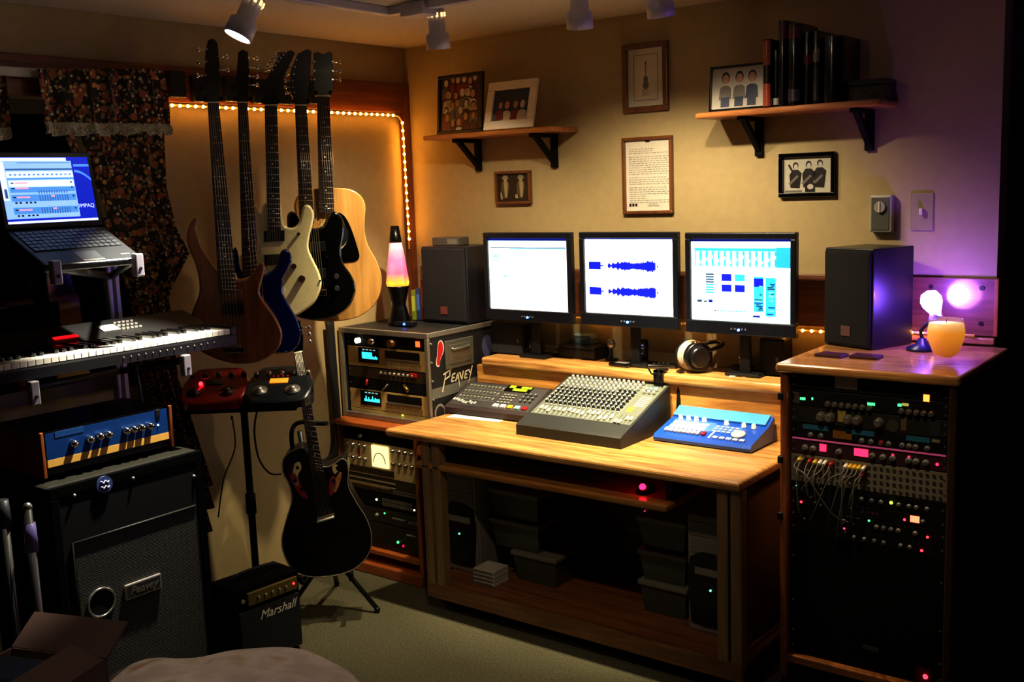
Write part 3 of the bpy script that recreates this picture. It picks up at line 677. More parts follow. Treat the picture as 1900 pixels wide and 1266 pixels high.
for i, (lab, c) in enumerate((('lower grey tape box on the black case', '6f7a82'), ('upper pale blue tape box on the black case', '8fa6b4'))):
    t = thing('tape_box', lab, 'tape', (onz(1075, 664, Z0).x, onz(1075, 664, Z0).y+.02, Z0+.0565+i*.0205), .06*i-.04, group='tape boxes on the black case'); part('case_body', B().box(-.05, .05, 0, .07, 0, .02, bev=.003), mat('tape '+c, c, .25), t); part('label', B().box(-.042, .042, -.001, 0, .005, .015), mat('tape label', '4a5560', .5), t)
t = thing('clip_microphone', 'small silver clip microphone on a stub stand', 'microphone', SH(1135, 668)); part('stand', B().cyl((0, 0, 0), (0, 0, .006), .028, n=20).cyl((0, 0, .006), (0, 0, .05), .006, n=10), DGR, t); part('capsule', B().sph((0, -.002, .068), .02, 0, 14, (1, .7, 1.1)), ALU, t)
t = thing('mobile_phone', 'black and silver phone lying by the silver clip microphone', 'phone', SH(1152, 680), -.1); part('body', B().box(-.05, .05, -.022, .022, 0, .016, bev=.007), BLKG, t); part('screen', B().box(-.02, .035, -.014, .014, .016, .0165), mat('phone silver', 'b9bcc0', .2, .6), t)
t = thing('desk_clock', 'small upright dark display with pale marks on the desk shelf', 'clock', SH(1187, 668)); part('case', B().box(-.035, .035, 0, .03, 0, .085, bev=.005), BLK, t); part('display', B().box(-.028, .028, -.001, 0, .015, .075), mat('display navy', '1c2038', .3), t)
fb_ = B()
for q_ in ((-.02, -.012, .052, .066), (-.008, -.002, .05, .068), (.0, .004, .05, .068), (.008, .02, .06, .066), (.006, .02, .048, .052), (-.02, .014, .026, .03), (-.02, -.006, .036, .044)): fb_.box(q_[0], q_[1], -.0018, -.001, q_[2], q_[3])
part('display_marks', fb_, glow('display figures', '9a98e0', .5), t)
t = thing('remote_control', 'black remote control lying left of the headphones', 'remote control', SH(1228, 683), .45); part('body', B().box(-.06, .06, -.018, .018, 0, .018, bev=.006), BLKG, t)
b = B()
for i in range(4):
    for j in range(2): b.cyl((-.03+i*.018, -.007+j*.014, .018), (-.03+i*.018, -.007+j*.014, .02), .004, n=8)
part('button_row', b, DGR, t)
# headphones
t = thing('headphones', 'black headphones with a pale ear cushion on the desk shelf', 'headphones', SH(1287, 689)); t.rotation_euler = (0, 0, -.6)
for s_, m1 in ((-1, CREAM), (1, CREAM)):
    c = B().cyl((s_*.03, 0, .062), (s_*.052, 0, .062), .06, .056, 28).cyl((s_*.052, 0, .062), (s_*.068, 0, .062), .05, .036, 28)
    part('ear_cup', c, mat('ear cup shell', '161518', .3, coat=.3), t)
    part('ear_cushion', B().lathe([(.028, -.012), (.05, -.014), (.06, -.004), (.06, .006), (.05, .013), (.03, .013)], (s_*.017, 0, .062), 28, mx=M.Rotation(PI/2, 4, 'Y')), mat('pale ear cushion', 'b7ab97', .7), t)
part('headband', B().tube([(s*.055*1.0, .01+.11*math.sin(a)*1.0, .08+.025*math.sin(a)) for s, a in [(-1, .0), (-1, .5), (-.9, .9), (-.5, 1.3), (0, 1.45), (.5, 1.3), (.9, .9), (1, .5), (1, 0)]], .008, 8), BLK, t)
part('headphone_jack', B().box(-.01, .02, -.07, -.05, 0, .008), BLK, t)
t = thing('adapter_stand', 'black square stand base with a silver stub behind the headphones', 'stand', SH(1370, 690)); part('base', B().box(-.045, .045, -.03, .05, 0, .02, bev=.005), BLK, t); part('stub', B().cyl((.01, 0, .02), (.01, 0, .055), .006, n=10).sph((.01, 0, .06), .009), CHR, t)
for i, (x, lab) in enumerate(((1358, 'left pale guitar pick at the front of the desk shelf'), (1380, 'right pale guitar pick at the front of the desk shelf'))):
    single('guitar_pick', B().add([(v[0], v[2], v[1]) for v in B().prism(smooth_loop([(-.013, .01), (.013, .01), (0, -.016)], 4), 0, .0012).v], B().prism(smooth_loop([(-.013, .01), (.013, .01), (0, -.016)], 4), 0, .0012).f), PAPER, lab, 'guitar pick', (*SH(x, 699)[:2], Z0+.0002), i*.7, group='guitar picks on the desk shelf')
t = thing('spring_clamp', 'small black clamp gripping the shelf edge above the mixing console', 'clamp', (1.5, -.249, .93)); part('jaw', B().box(-.02, .02, -.008, .04, .036, .044).box(-.02, .02, -.008, .0, -.012, .044).box(-.02, .02, -.008, .03, -.016, -.008), BLK, t)
for s in (-1, 1): part('handle', B().tube([(s*.008, -.005, .02), (s*.018, -.03, .035), (s*.022, -.045, .06)], .0035, 6), BLK, t)
t = thing('rubber_cable', 'black cable hanging down behind the right corner of the mixing console', 'cable', (1.57, -.236, DZ)); part('cord', B().tube(spline([(0, .0, .009), (.002, .01, .1), (0, .02, .17)]), .009, 8), BLK, t)
# ------------------------------------------------------------------ consoles on the desk
class Slope:
    """sloped control panel: u across, v up the slope"""
    def __init__(s, w, y0, z0, y1, z1):
        s.w = w; s.a = V((0, y0, z0)); s.d = V((0, y1-y0, z1-z0)); s.len = s.d.length
        s.n = V((0, -(z1-z0), y1-y0)).normalized(); s.ang = math.atan2(z1-z0, y1-y0)
        s.rot = (s.ang, 0, 0)
    def p(s, u, v, h=0.0): return V(((u-.5)*s.w, 0, 0))+s.a+s.d*v+s.n*h
    def rect(s, b, u0, u1, v0, v1, m=0, h=.0006): b.poly([s.p(u0, v0, h), s.p(u1, v0, h), s.p(u1, v1, h), s.p(u0, v1, h)], m)
    def block(s, b, u0, u1, v0, v1, h, m=0):
        q = [s.p(u, v, k) for k in (0, h) for u, v in ((u0, v0), (u1, v0), (u1, v1), (u0, v1))]
        b.add(q, [(4,5,6,7), (0,1,5,4), (1,2,6,5), (2,3,7,6), (3,0,4,7)], m)
def knob_mesh(name, r, h, body, cap=None, ptr=None):
    b = B().lathe([(r*1.15, 0), (r*1.1, h*.25), (r*.92, h*.3), (r*.85, h*.95), (r*.7, h)], n=12)
    mats = [body]
    if cap: b.cyl((0, 0, h), (0, 0, h*1.06), r*.68, n=10, m=1); mats.append(cap)
    if ptr: b.box(-r*.12, r*.12, 0, r*.85, h*1.0, h*1.1, m=len(mats)); mats.append(ptr)
    return b.mesh(name, mats)
KN_DK = mat('knob dark', '1b1c1c', .4); KN_W = mat('knob pale', 'cfd0c4', .35); KN_G = mat('knob grey', '8a8c86', .4)
# large mixing console
MX = thing('mixing_console', 'large grey mixing console crowded with knobs and faders, centre of the desk', 'mixing console', (1.304, -.608, DZ))
w = .476; S = Slope(w, .012, .047, .368, .172)
prof = [(.0, .0), (.0, .04), (.012, .047), (.368, .172), (.372, .11), (.372, .0)]
b = B(); n = len(prof); vs = [(x, y, z) for x in (-w/2, w/2) for y, z in prof]
b.add(vs, [tuple(range(n))[::-1], tuple(range(n, 2*n))]+[(i, (i+1) % n, n+(i+1) % n, n+i) for i in range(n)])
part('console_case', b, mat('console charcoal', '262721', .5), MX)
b = B(); S.rect(b, .02, .98, .2, .985, 0, .0008)
for i in range(17): S.rect(b, .055+i*.0465-.0006, .055+i*.0465+.0006, .2, .97, 1, .0012)
for i in range(9): S.rect(b, .03, .8, .435+i*.06-.002, .435+i*.06, 1, .0012)
for i in range(16): S.rect(b, .055+i*.0465+.02, .055+i*.0465+.0235, .215, .37, 2, .0014); S.rect(b, .055+i*.0465+.008, .055+i*.0465+.016, .215, .37, 1, .0013)
for i in range(4): S.rect(b, .83+i*.037+.008, .83+i*.037+.0115, .215, .37, 2, .0014)
S.rect(b, .84, .885, .43, .52, 3, .0016)
for i in range(6): S.rect(b, .855, .95, .54+i*.035, .555+i*.035, 1, .0014)
S.rect(b, .84, .93, .9, .93, 4, .0014)
part('control_panel', b, [mat('console panel', '666a5c', .45), mat('panel legend', 'b5b9a8', .5), BLK, mat('meter lime', 'c8d62a', .4, em=.4), mat('panel teal legend', '4f8a8a', .5)], MX)
km = [knob_mesh('knob', .0065, .014, KN_DK, KN_W, WHT), knob_mesh('knob', .0065, .014, KN_DK, KN_G, WHT), knob_mesh('knob', .0065, .014, KN_G, KN_W, WHT)]
ks = []
for i in range(16):
    for r_ in range(10):
        ks.append((.055+i*.0465+.0155+(.006 if r_ % 2 else 0), .43+r_*.059, km[0 if r_ < 6 else (2 if r_ == 9 else 1)]))
for i in range(3):
    for r_ in range(2): ks.append((.85+i*.045, .8+r_*.06, km[0]))
ks.sort(key=lambda k: k[1]+.02*abs(k[0]-.7))
for u, v, me in ks[:100]: link('knob', me, MX, S.p(u, v), S.rot)
rest = B(); rx = M.Rotation(S.ang, 4, 'X')
for u, v, me in ks[100:]:
    mx = M.Translation(S.p(u, v))@rx; rest.lathe([(.0075, 0), (.0065, .004), (.0055, .014)], n=8, mx=rx, c=S.p(u, v)); rest.cyl(mx@V((0,0,.014)), mx@V((0,0,.0148)), .0045, n=8, m=1)
part('far_knobs', rest, [KN_G, KN_W], MX, kind='stuff')
fc = B().add([(x, y, z) for z in (0, 1) for x, y in ()], []) if False else B().box(-.006, .006, -.011, .011, 0, .007, bev=.0015).box(-.0062, .0062, -.001, .001, .007, .0075, m=1)
fc = fc.mesh('fader_cap', [mat('fader cap cream', 'e4e2cf', .35), KN_DK])
rnd = random.Random(11)
for i in range(16): link('fader_cap', fc, MX, S.p(.055+i*.0465+.0218, .33-.07*rnd.random()**2-(.04 if i > 12 else 0), .001), S.rot)
for i in range(4): link('fader_cap', fc, MX, S.p(.83+i*.037+.0098, (.23, .225, .3, .3)[i], .001), S.rot)
bt = B().box(-.004, .004, -.004, .004, 0, .004, bev=.001).mesh('channel_button', [mat('button cream', 'c9c8b6', .4)])
for i in range(16): link('channel_button', bt, MX, S.p(.055+i*.0465+.03, .395, .001), S.rot)

# digital recorder, left
RC = thing('digital_recorder', 'brown black multitrack recorder with green displays, left on the desk', 'recorder', (.775, -.443, DZ), .04)
w = .43; S = Slope(w, .008, .038, .19, .108)
prof = [(.0, .006), (.0, .03), (.008, .038), (.19, .108), (.197, .108), (.197, .006)]
b = B(); n = len(prof); vs = [(x, y, z) for x in (-w/2, w/2) for y, z in prof]
b.add(vs, [tuple(range(n))[::-1], tuple(range(n, 2*n))]+[(i, (i+1) % n, n+(i+1) % n, n+i) for i in range(n)])
for x in (-.18, .18):
    for y in (.03, .17): b.cyl((x, y, 0), (x, y, .008), .012, n=10)
part('recorder_case', b, mat('recorder brown black', '34282a', .45), RC)
b = B(); S.rect(b, .02, .98, .05, .97, 0)
for r_ in range(3): S.rect(b, .03, .5, .3+r_*.22, .31+r_*.22, 1, .001)
for r_ in range(3):
    for c_ in range(10): S.rect(b, .05+c_*.045, .05+c_*.045+.02, .36+r_*.22, .44+r_*.22, 1, .001)
for c_ in range(9): S.rect(b, .04+c_*.035, .043+c_*.035, .1, .27, 2, .001)
part('control_panel', b, [mat('recorder panel', '3f3d3c', .45), mat('recorder legend', '86867c', .5), BLK], RC)
b = B(); S.block(b, .5, .8, .74, .97, .004); part('display_housing', b, BLKG, RC)
for q in ((.53, .6, .87, .96), (.67, .79, .88, .95), (.595, .76, .77, .855)):
    b = B(); S.rect(b, *q, 0, .0048); part('display', b, L_LIME, RC)
for i, m_ in enumerate((mat('button white', 'e8e2da', .35, em=.15), mat('button white', 'e8e2da', .35), YEL, CYANP, RED)):
    u = .55+i*.085; b = B(); S.block(b, u, u+.055, .1, .2, .007); part('transport_button', b, m_, RC)
sm = B().box(-.006, .006, -.004, .004, 0, .004, bev=.001).mesh('push_button', [mat('button grey', '8f8f84', .4)])
for r_ in range(4):
    for c_ in range(4): link('push_button', sm, RC, S.p(.56+c_*.042, .3+r_*.1, .001), S.rot)
for r_ in range(3):
    for c_ in range(9): link('push_button', sm, RC, S.p(.065+c_*.045, .4+r_*.22, .001), S.rot)
km2 = knob_mesh('knob', .006, .01, KN_DK, KN_G)
for r_ in range(3):
    for c_ in range(3): link('knob', km2, RC, S.p(.8+c_*.055, .4+r_*.13), S.rot)
fm = B().box(-.004, .004, -.008, .008, 0, .006, bev=.001).mesh('fader_cap', [KN_W])
for c_ in range(9): link('fader_cap', fm, RC, S.p(.0415+c_*.035, .13+.1*rnd.random(), .001), S.rot)
single('paper_sheet', B().box(-.13, .13, -.03, .06, 0, .0012), PAPER, 'white paper sheet sticking out from under the recorder', 'paper', (.74, -.46, DZ+.0004), .12)
p = onz(905, 700, .8); t = single('masking_label', B().box(-.04, .04, 0, .008, 0, .0015), PAPER, 'cream paper strip lying on the back edge of the recorder', 'paper', (.65, -.262, DZ+.1015), .04)
# blue controller
BC = thing('control_surface', 'bright blue control surface with white faders, right on the desk', 'control surface', (1.774, -.436, DZ), .0)
w = .39; S = Slope(w, .006, .027, .15, .064); S2 = Slope(w, .15, .064, .2, .092)
prof = [(.0, .004), (-.003, .016), (.006, .027), (.15, .064), (.2, .092), (.205, .08), (.205, .004)]
b = B(); n = len(prof); vs = [(x, y, z) for x in (-w/2, w/2) for y, z in prof]
b.add(vs, [tuple(range(n))[::-1], tuple(range(n, 2*n))]+[(i, (i+1) % n, n+(i+1) % n, n+i) for i in range(n)])
for x in (-.16, .16):
    for y in (.03, .18): b.cyl((x, y, 0), (x, y, .006), .012, n=10)
part('case', b, mat('controller blue', '1c4fb4', .3, coat=.3), BC)
b = B(); S2.block(b, .01, .97, .05, 1.0, .008); part('meter_bridge', b, mat('controller light blue', '4fa0dc', .3, coat=.2), BC)
b = B(); S.rect(b, .06, .5, .42, .9, 0); S.rect(b, .5, .78, .45, .82, 0); S.rect(b, .07, .44, .44, .6, 1, .001); S.rect(b, .07, .44, .68, .8, 1, .001)
for i in range(8): S.rect(b, .09+i*.047, .094+i*.047, .13, .4, 2, .001)
part('control_panel', b, [mat('controller panel blue', '4a78cc', .4), mat('controller legend', 'cfd8ec', .4), BLK], BC)
kw = knob_mesh('knob', .009, .016, WHT, KN_W); fw = B().box(-.007, .007, -.011, .011, 0, .009, bev=.002).mesh('fader_cap', [mat('fader white', 'e6e6dc', .35)])
for i in range(4): link('knob', kw, BC, S.p(.11+i*.085, .9), S.rot)
for u, v in ((.78, .86), (.88, .86), (.6, .88)): link('knob', kw, BC, S.p(u, v), S.rot)
for i in range(8): link('fader_cap', fw, BC, S.p(.092+i*.047, .24, .001), S.rot)
link('fader_cap', B().box(-.007, .007, -.011, .011, 0, .009, bev=.002).mesh('master_fader', [RED]), BC, S.p(.48, .24, .001), S.rot)['label'] = 'red fader cap'
for i in range(5): b = B(); S.block(b, .59+i*.067, .64+i*.067, .1, .2, .006); part('transport_button', b, mat('button pale blue', 'aebfe0', .35), BC)
b = B(); S.rect(b, .54, .56, .12, .5, 0, .001); part('seam', b, mat('controller legend', 'cfd8ec', .4), BC)
sb_ = B().box(-.006, .006, -.004, .004, 0, .003, bev=.001).mesh('push_button', [WHT])
for r_ in range(3):
    for c_ in range(8): link('push_button', sb_, BC, S.p(.1+c_*.045, .5+r_*.12, .001), S.rot)
for r_ in range(3):
    for c_ in range(5): link('push_button', sb_, BC, S.p(.54+c_*.05, .48+r_*.12, .001), S.rot)
part('jog_wheel', B().lathe([(.026, 0), (.026, .006), (.022, .009), (.0001, .009)], n=28), mat('jog wheel cream', 'd8d0b8', .35), BC, loc=S.p(.8, .42, .001), rot=S.rot)

# ------------------------------------------------------------------ rack units
FP = {}
def unit(name, label, cat, x0, x1, z0, z1, y, face, dep_=.25, group=None, ears=True):
    t = thing(name, label, cat, ((x0+x1)/2, y, z0), group=group); w, h = x1-x0, z1-z0
    part('chassis', B().box(-w/2+.02, w/2-.02, .003, dep_, .001, h-.001), BLKM, t)
    b = B().box(-w/2, w/2, -.002, .003, .0008, h-.0008, bev=.0008)
    FP[t.name] = part('faceplate', b, face, t)
    if ears:
        s = B()
        for x in (-w/2+.008, w/2-.008):
            for z in ((h*.25, h*.75) if h > .05 else (h*.5,)): s.cyl((x, -.002, z), (x, -.0035, z), .0035, n=8)
        part('rack_screw', s, ALU, t)
    t['_w'] = w; t['_h'] = h; return t
def U(t, u, v, y=-.002): return V(((u-.5)*t['_w'], y, v*t['_h']))
def disp(t, u0, u1, v0, v1, m, name='display'):
    a, c = U(t, u0, v0), U(t, u1, v1); return part(name, B().box(a.x, c.x, -.0032, -.002, a.z, c.z), m, FP[t.name])
def led(t, u, v, m, r=.0035): return part('indicator_light', B().sph(U(t, u, v, -.003), r, n=8), m, FP[t.name])
KN = {}
def rk(t, u, v, r=.008, c=None, name='knob'):
    key = (round(r, 4), c)
    if key not in KN: KN[key] = knob_mesh('knob', r, r*1.5, {None: KN_DK, 'g': KN_G, 'c': CHR, 'r': RED, 'w': KN_W, 'y': YEL, 'm': mat('knob gunmetal', '8a8172', .25, .7)}[c], ALU if c != 'w' else None)
    return link(name, KN[key], FP[t.name], U(t, u, v), (PI/2, 0, 0))
def btn(t, u0, u1, v0, v1, m=None, name='button_row', n=1, gap=.3):
    b = B(); a, c = U(t, u0, v0), U(t, u1, v1); s = (c.x-a.x)/n
    for i in range(n): b.box(a.x+i*s, a.x+(i+1-gap)*s, -.005, -.002, a.z, c.z)
    return part(name, b, m or KN_G, FP[t.name])

# travel case on the left rack
CX0, CX1, CY, CZ0, CZ1 = .012, .552, -.535, .692, 1.1
case = thing('travel_case', 'black road case with aluminium edges and stickers, under the lava lamp', 'travel case', ((CX0+CX1)/2, CY, CZ0)); w = CX1-CX0; h = CZ1-CZ0; D_ = .49
b = B().box(-w/2+.004, w/2-.004, .01, D_, h-.012, h-.003).box(-w/2+.004, w/2-.004, .01, D_, .003, .012).box(-w/2+.004, -w/2+.014, .01, D_, .01, h-.01).box(w/2-.014, w/2-.004, .01, D_, .01, h-.01).box(-w/2+.004, w/2-.004, D_-.01, D_, .01, h-.01)
part('shell', b, mat('case laminate black', '1b1a1a', .5), case)
e = .024; b = B()
for z in (0, h-e): b.box(-w/2, w/2, 0, e*.7, z, z+e, bev=.003)
for x in (-w/2, w/2-e*.8): b.box(x, x+e*.8, 0, e*.7, e, h-e, bev=.003)
for z in (0, h-.022):
    for x in (-w/2, w/2-.01): b.box(x, x+.01, .016, D_+.002, z, z+.022, bev=.002)
for x in (-w/2, w/2-.01):
    b.box(x, x+.01, D_-.018, D_+.003, .02, h-.02, bev=.002)
part('edge_trim', b, mat('case edge aluminium', '9d968a', .4, .75, scale=70), case)
b = B(); rx_ = w/2
for z in (.04, .12, .2, .28, .36): b.cyl((rx_-.005, .024, z), (rx_+.002, .024, z), .005, n=10)
part('rivet', b, ALU, case)
def side(pts, x=None): # outline in (y,z) on the right side of the case
    return [( (w/2-.0035) if x is None else x, y, z) for y, z in pts]
hp = Fr((0, 0, 0))
def SD(px, py):
    p = onx(px, py, CX1-.004); return p.y-CY, p.z-CZ0
b = B(); q0, q1 = SD(838, 640), SD(878, 670); ys = (.11, .3); zs = (.235, .36)
b.box(w/2-.004, w/2+.004, ys[0], ys[1], zs[0], zs[1], bev=.003); b.box(w/2+.001, w/2+.0065, ys[0]+.02, ys[1]-.02, zs[0]+.02, zs[1]-.02, bev=.003)
part('recessed_handle', b, mat('handle plate nickel', '7f7d70', .35, .7), case)
part('handle_grip', B().tube([(w/2+.006, ys[0]+.035, zs[1]-.035), (w/2+.013, ys[0]+.045, zs[1]-.04), (w/2+.013, ys[1]-.045, zs[1]-.04), (w/2+.006, ys[1]-.035, zs[1]-.035)], .006, 8), mat('handle steel', '9a988c', .3, .8), case)
def sticker(pts, m, label, h_=.0006, name='sticker'):
    b = B(); b.poly(side(pts, w/2-.004+h_), 0); return part(name, b, m, case, label)
lobed = smooth_loop([(.052, .21), (.07, .205), (.078, .245), (.1, .29), (.1, .335), (.085, .36), (.068, .345), (.062, .3), (.058, .27), (.05, .24)], 4)
lobed = [(.02+(y-.07)*1.05+.055, .315+(z-.285)*.72) for y, z in lobed]; lobed_ = lobed; sticker(lobed_, mat('sticker white edge', 'd9cfc4', .5), 'white edged sticker', .0006)
c_ = (.078, .315); sticker([(c_[0]+(y-c_[0])*.8, c_[1]+(z-c_[1])*.9) for y, z in lobed], mat('sticker red', 'b51f24', .4), 'red lobed sticker', .0012)
sticker([(.02, .12), (.47, .13), (.47, .175), (.02, .165)], mat('case valance strip', '8c8a80', .4, .6), 'dull metal strip', .0005, 'strip')
lt = B()
STK = [((0, -1), (.75, 1.6)), ((.3, 1.5), (2.6, 2.4)), ((1.5, 1.95), (1.45, 1.1)), ((1.45, 1.1), (.55, .75)), ((1.7, .2), (1.95, 1.2)), ((1.95, 1.2), (2.5, 1.3)), ((1.8, .7), (2.3, .75)), ((1.7, .2), (2.25, .25)), ((2.45, .1), (2.95, 1.3)), ((2.95, 1.3), (3.2, -.9)), ((2.65, .5), (3.1, .5)), ((3.3, 1.3), (3.6, .1)), ((3.6, .1), (4.0, 1.4)), ((4.15, .2), (4.4, 1.2)), ((4.4, 1.2), (4.9, 1.3)), ((4.25, .7), (4.7, .75)), ((4.15, .2), (4.65, .25)), ((5.0, 1.4), (5.25, .8)), ((5.75, 1.9), (4.9, -.6))]
for (a0, b0), (a1, b1) in STK:
    d_ = V((a1-a0, b1-b0)); n_ = V((-d_.y, d_.x)).normalized(); k0, k1 = (.13, .05) if d_.length > 1.5 else (.12, .09)
    q_ = [(a0+n_.x*k0, b0+n_.y*k0), (a1+n_.x*k1, b1+n_.y*k1), (a1-n_.x*k1, b1-n_.y*k1), (a0-n_.x*k0, b0-n_.y*k0)]
    lt.poly([(w/2-.0018, .085+u_*.036, .172+v_*.03) for u_, v_ in q_])
part('lettering', lt, mat('lightning lettering cream', 'd8cdae', .4), case, 'jagged cream lettering')
ring = [(.065+.035*math.cos(a), .055+.04*math.sin(a)) for a in [2*PI*i/20 for i in range(20)]]
sticker(ring, mat('round sticker grey', '8d8782', .5), 'round grey sticker', .0006); sticker([(.065+(y-.065)*.75, .055+(z-.055)*.75) for y, z in ring], mat('round sticker dark', '2a2422', .5), None, .0012)
sticker([(.13, .05), (.24, .06), (.24, .085), (.13, .078)], RED, 'small red sticker', .0006)
ring2 = [(.4+.035*math.cos(a), .3+.05*math.sin(a)) for a in [2*PI*i/20 for i in range(20)]]
sticker(ring2, mat('round sticker violet', '4a4668', .5), 'round violet sticker', .0006)
# gear inside the case
ux0, ux1 = CX0+.024, CX1-.024; yf = CY+.03
def zrow(py, px=715, y=yf): return ony(px, py, y).z
t = unit('power_conditioner', 'rack power unit with small lamps and a red switch, top of the travel case', 'rack unit', ux0, ux1, 1.018, 1.072, yf, BLKM)
part('lamp', B().cyl(U(t, .16, .45), U(t, .16, .45, -.02), .012, n=16), glow('case lamp', 'ffe8c0', 5), t); part('pull_light', B().cyl(U(t, .38, .55), U(t, .38, .55, -.045), .016, .012, 16), CHR, t); part('pull_light', B().cyl(U(t, .62, .5), U(t, .62, .5, -.045), .02, .016, 16), mat('bronze knob', '5a3c24', .3, .6), t)
disp(t, .86, .91, .3, .75, glow('red rocker', 'ff3a18', 7), 'rocker_switch')
def recorder_unit(label, z0, z1, on_):
    t = unit('disc_recorder', label, 'rack unit', ux0, ux1, z0, z1, yf, GOLD, group='gold fronted recorders in the travel case')
    part('display_window', B().box(*(lambda a, c: (a.x, c.x, -.004, -.001, a.z, c.z))(U(t, .14, .2), U(t, .40, .95)), bev=.001), BLKG, t)
    a = U(t, .19, .4); b = B(); W_ = .2*t['_w']; H_ = .35*t['_h']; rr = random.Random(4 if on_ else 8)
    for i in range(12):
        hh = H_*(.95 if on_ and i < 8 else rr.uniform(.25, .8)); b.box(a.x+i*W_/12, a.x+(i+.75)*W_/12, -.0046, -.004, a.z, a.z+hh)
    part('level_bars', b, L_CYN, t)
    b = B(); a = U(t, .2, .82)
    for i in range(4): b.box(a.x+i*.022, a.x+i*.022+.014, -.0046, -.004, a.z, a.z+.005)
    part('display_figures', b, mat('display dim cyan', '8fc8d0', .4, em=.8), t)
    part('tape_slot', B().box(*(lambda a, c: (a.x, c.x, -.003, -.001, a.z, c.z))(U(t, .48, .52), U(t, .9, .9))), BLKG, t)
    part('slot_rail', B().box(*(lambda a, c: (a.x, c.x, -.008, -.002, a.z, c.z))(U(t, .47, .45), U(t, .9, .5))), ALU, t)
    for r_ in range(2): btn(t, .47, .92, .1+r_*.16, .2+r_*.16, mat('gold buttons', '9c8a64', .35, .5), n=12)
    return t
recorder_unit('upper gold recorder with blue level display in the travel case', .925, 1.016, True)
t = unit('signal_processor', 'thin gold rack unit with red buttons, middle of the travel case', 'rack unit', ux0, ux1, .872, .922, yf, mat('dark bronze panel', '4a3a28', .4, .5))
for i in range(8): rk(t, .42+i*.055, .65, .007, 'm')
part('red_button', B().box(*(lambda a, c: (a.x, c.x, -.008, -.002, a.z, c.z))(U(t, .78, .55), U(t, .86, .9)), bev=.002), RED, t)
t = unit('blank_shelf_unit', 'black rack shelf with loose plugs between the two gold recorders', 'rack unit', ux0, ux1, .822, .870, yf, BLKM)
part('hanging_plug', B().tube([U(t, .24, .95, -.004), U(t, .24, .4, -.012)], .006, 8), RED, t, 'red plug'); part('hanging_plug', B().tube([U(t, .7, .8, -.004), U(t, .76, .3, -.012)], .008, 8), BRASS, t, 'brass plug'); part('hanging_plug', B().tube([U(t, .5, .7, -.004), U(t, .44, .1, -.012)], .004, 8), ALU, t, 'grey plug')
recorder_unit('lower gold recorder with pale blue display in the travel case', .73, .82, False)
t = unit('vent_unit', 'flat gold panel with a yellow light at the bottom of the travel case', 'rack unit', ux0, ux1, .706, .729, yf, GOLD, dep_=.1); led(t, .66, .75, L_YG, .004)

# things standing on the case
ZC = CZ1+.0005
lv = thing('lava_lamp', 'lit lava lamp with pink and yellow liquid and black cap', 'lava lamp', onz(742, 602, ZC))
H_ = ony(742, 419, lv.location.y).z-ZC; q = H_/.40
M_BASE = mat('lava black metal', '0d0b0c', .3, .5)
part('base', B().lathe([(.045*q, 0), (.046*q, .01*q), (.03*q, .075*q), (.028*q, .085*q), (.045*q, .15*q), (.047*q, .158*q)], n=28), M_BASE, lv)
m, nt, p_, N, K = _new('lava liquid'); tc = N.new('ShaderNodeTexCoord'); mp = N.new('ShaderNodeMapping'); mp.inputs['Scale'].default_value = (1, 1, .6); no = N.new('ShaderNodeTexNoise'); no.inputs['Scale'].default_value = 22; no.inputs['Detail'].default_value = 1; no.inputs['Distortion'].default_value = .8
sx = N.new('ShaderNodeSeparateXYZ'); mr = N.new('ShaderNodeMapRange'); mr.inputs[1].default_value = .155*q; mr.inputs[2].default_value = .33*q
K.new(tc.outputs['Object'], mp.inputs[0]); K.new(mp.outputs[0], no.inputs['Vector']); K.new(tc.outputs['Object'], sx.inputs[0]); K.new(sx.outputs['Z'], mr.inputs[0])
ad = N.new('ShaderNodeMath'); ad.operation = 'MULTIPLY_ADD'; ad.inputs[1].default_value = .35; K.new(no.outputs['Fac'], ad.inputs[0]); K.new(mr.outputs[0], ad.inputs[2])
cr = N.new('ShaderNodeValToRGB'); e_ = cr.color_ramp.elements
while len(e_) < 5: e_.new(.5)
for el, (ps, hx) in zip(e_, ((.12, 'ffe040'), (.3, 'ff9a38'), (.5, 'ff5a78'), (.8, 'ff6a90'), (1.1, 'ff9aa0'))): el.position = min(1, ps/1.25); el.color = lin(hx)+[1]
md = N.new('ShaderNodeMath'); md.operation = 'MULTIPLY'; md.inputs[1].default_value = .8; K.new(ad.outputs[0], md.inputs[0]); K.new(md.outputs[0], cr.inputs[0]); K.new(cr.outputs[0], p_.inputs['Base Color']); K.new(cr.outputs[0], p_.inputs['Emission Color']); p_.inputs['Emission Strength'].default_value = 1.15; p_.inputs['Roughness'].default_value = .1
part('glass_bottle', B().lathe([(.044*q, .158*q), (.047*q, .17*q), (.03*q, .3*q), (.024*q, .335*q)], n=28), m, lv)
part('cap', B().lathe([(.025*q, .333*q), (.024*q, .345*q), (.017*q, .4*q), (.0001, .4*q)], n=24), M_BASE, lv)
for i, (lab, c, px, h_) in enumerate((('leftmost green spined case standing behind the lava lamp', '6f7a2a', 752, .14), ('middle blue spined case standing behind the lava lamp', '2c3a6a', 761, .15), ('red spined case standing beside the left speaker', '7a2f22', 770, .19), ('rightmost brown spined case standing beside the left speaker', '8a5a34', 779, .16))):
    pp = onz(px, 597, ZC); t = thing('disc_case', lab, 'case', (pp.x, pp.y+.06, ZC), .15, group='cases standing beside the lava lamp')
    part('case_body', B().box(-.011, .011, 0, .09, 0, h_, bev=.002), mat('case '+c, c, .3, coat=.4), t); part('spine_label', B().box(-.008, .008, -.0012, 0, h_*.3, h_*.8), mat('case label '+c, {0: 'a8b04a', 1: '4a6ab0', 2: 'a04a38', 3: 'b08048'}[i], .4), t)
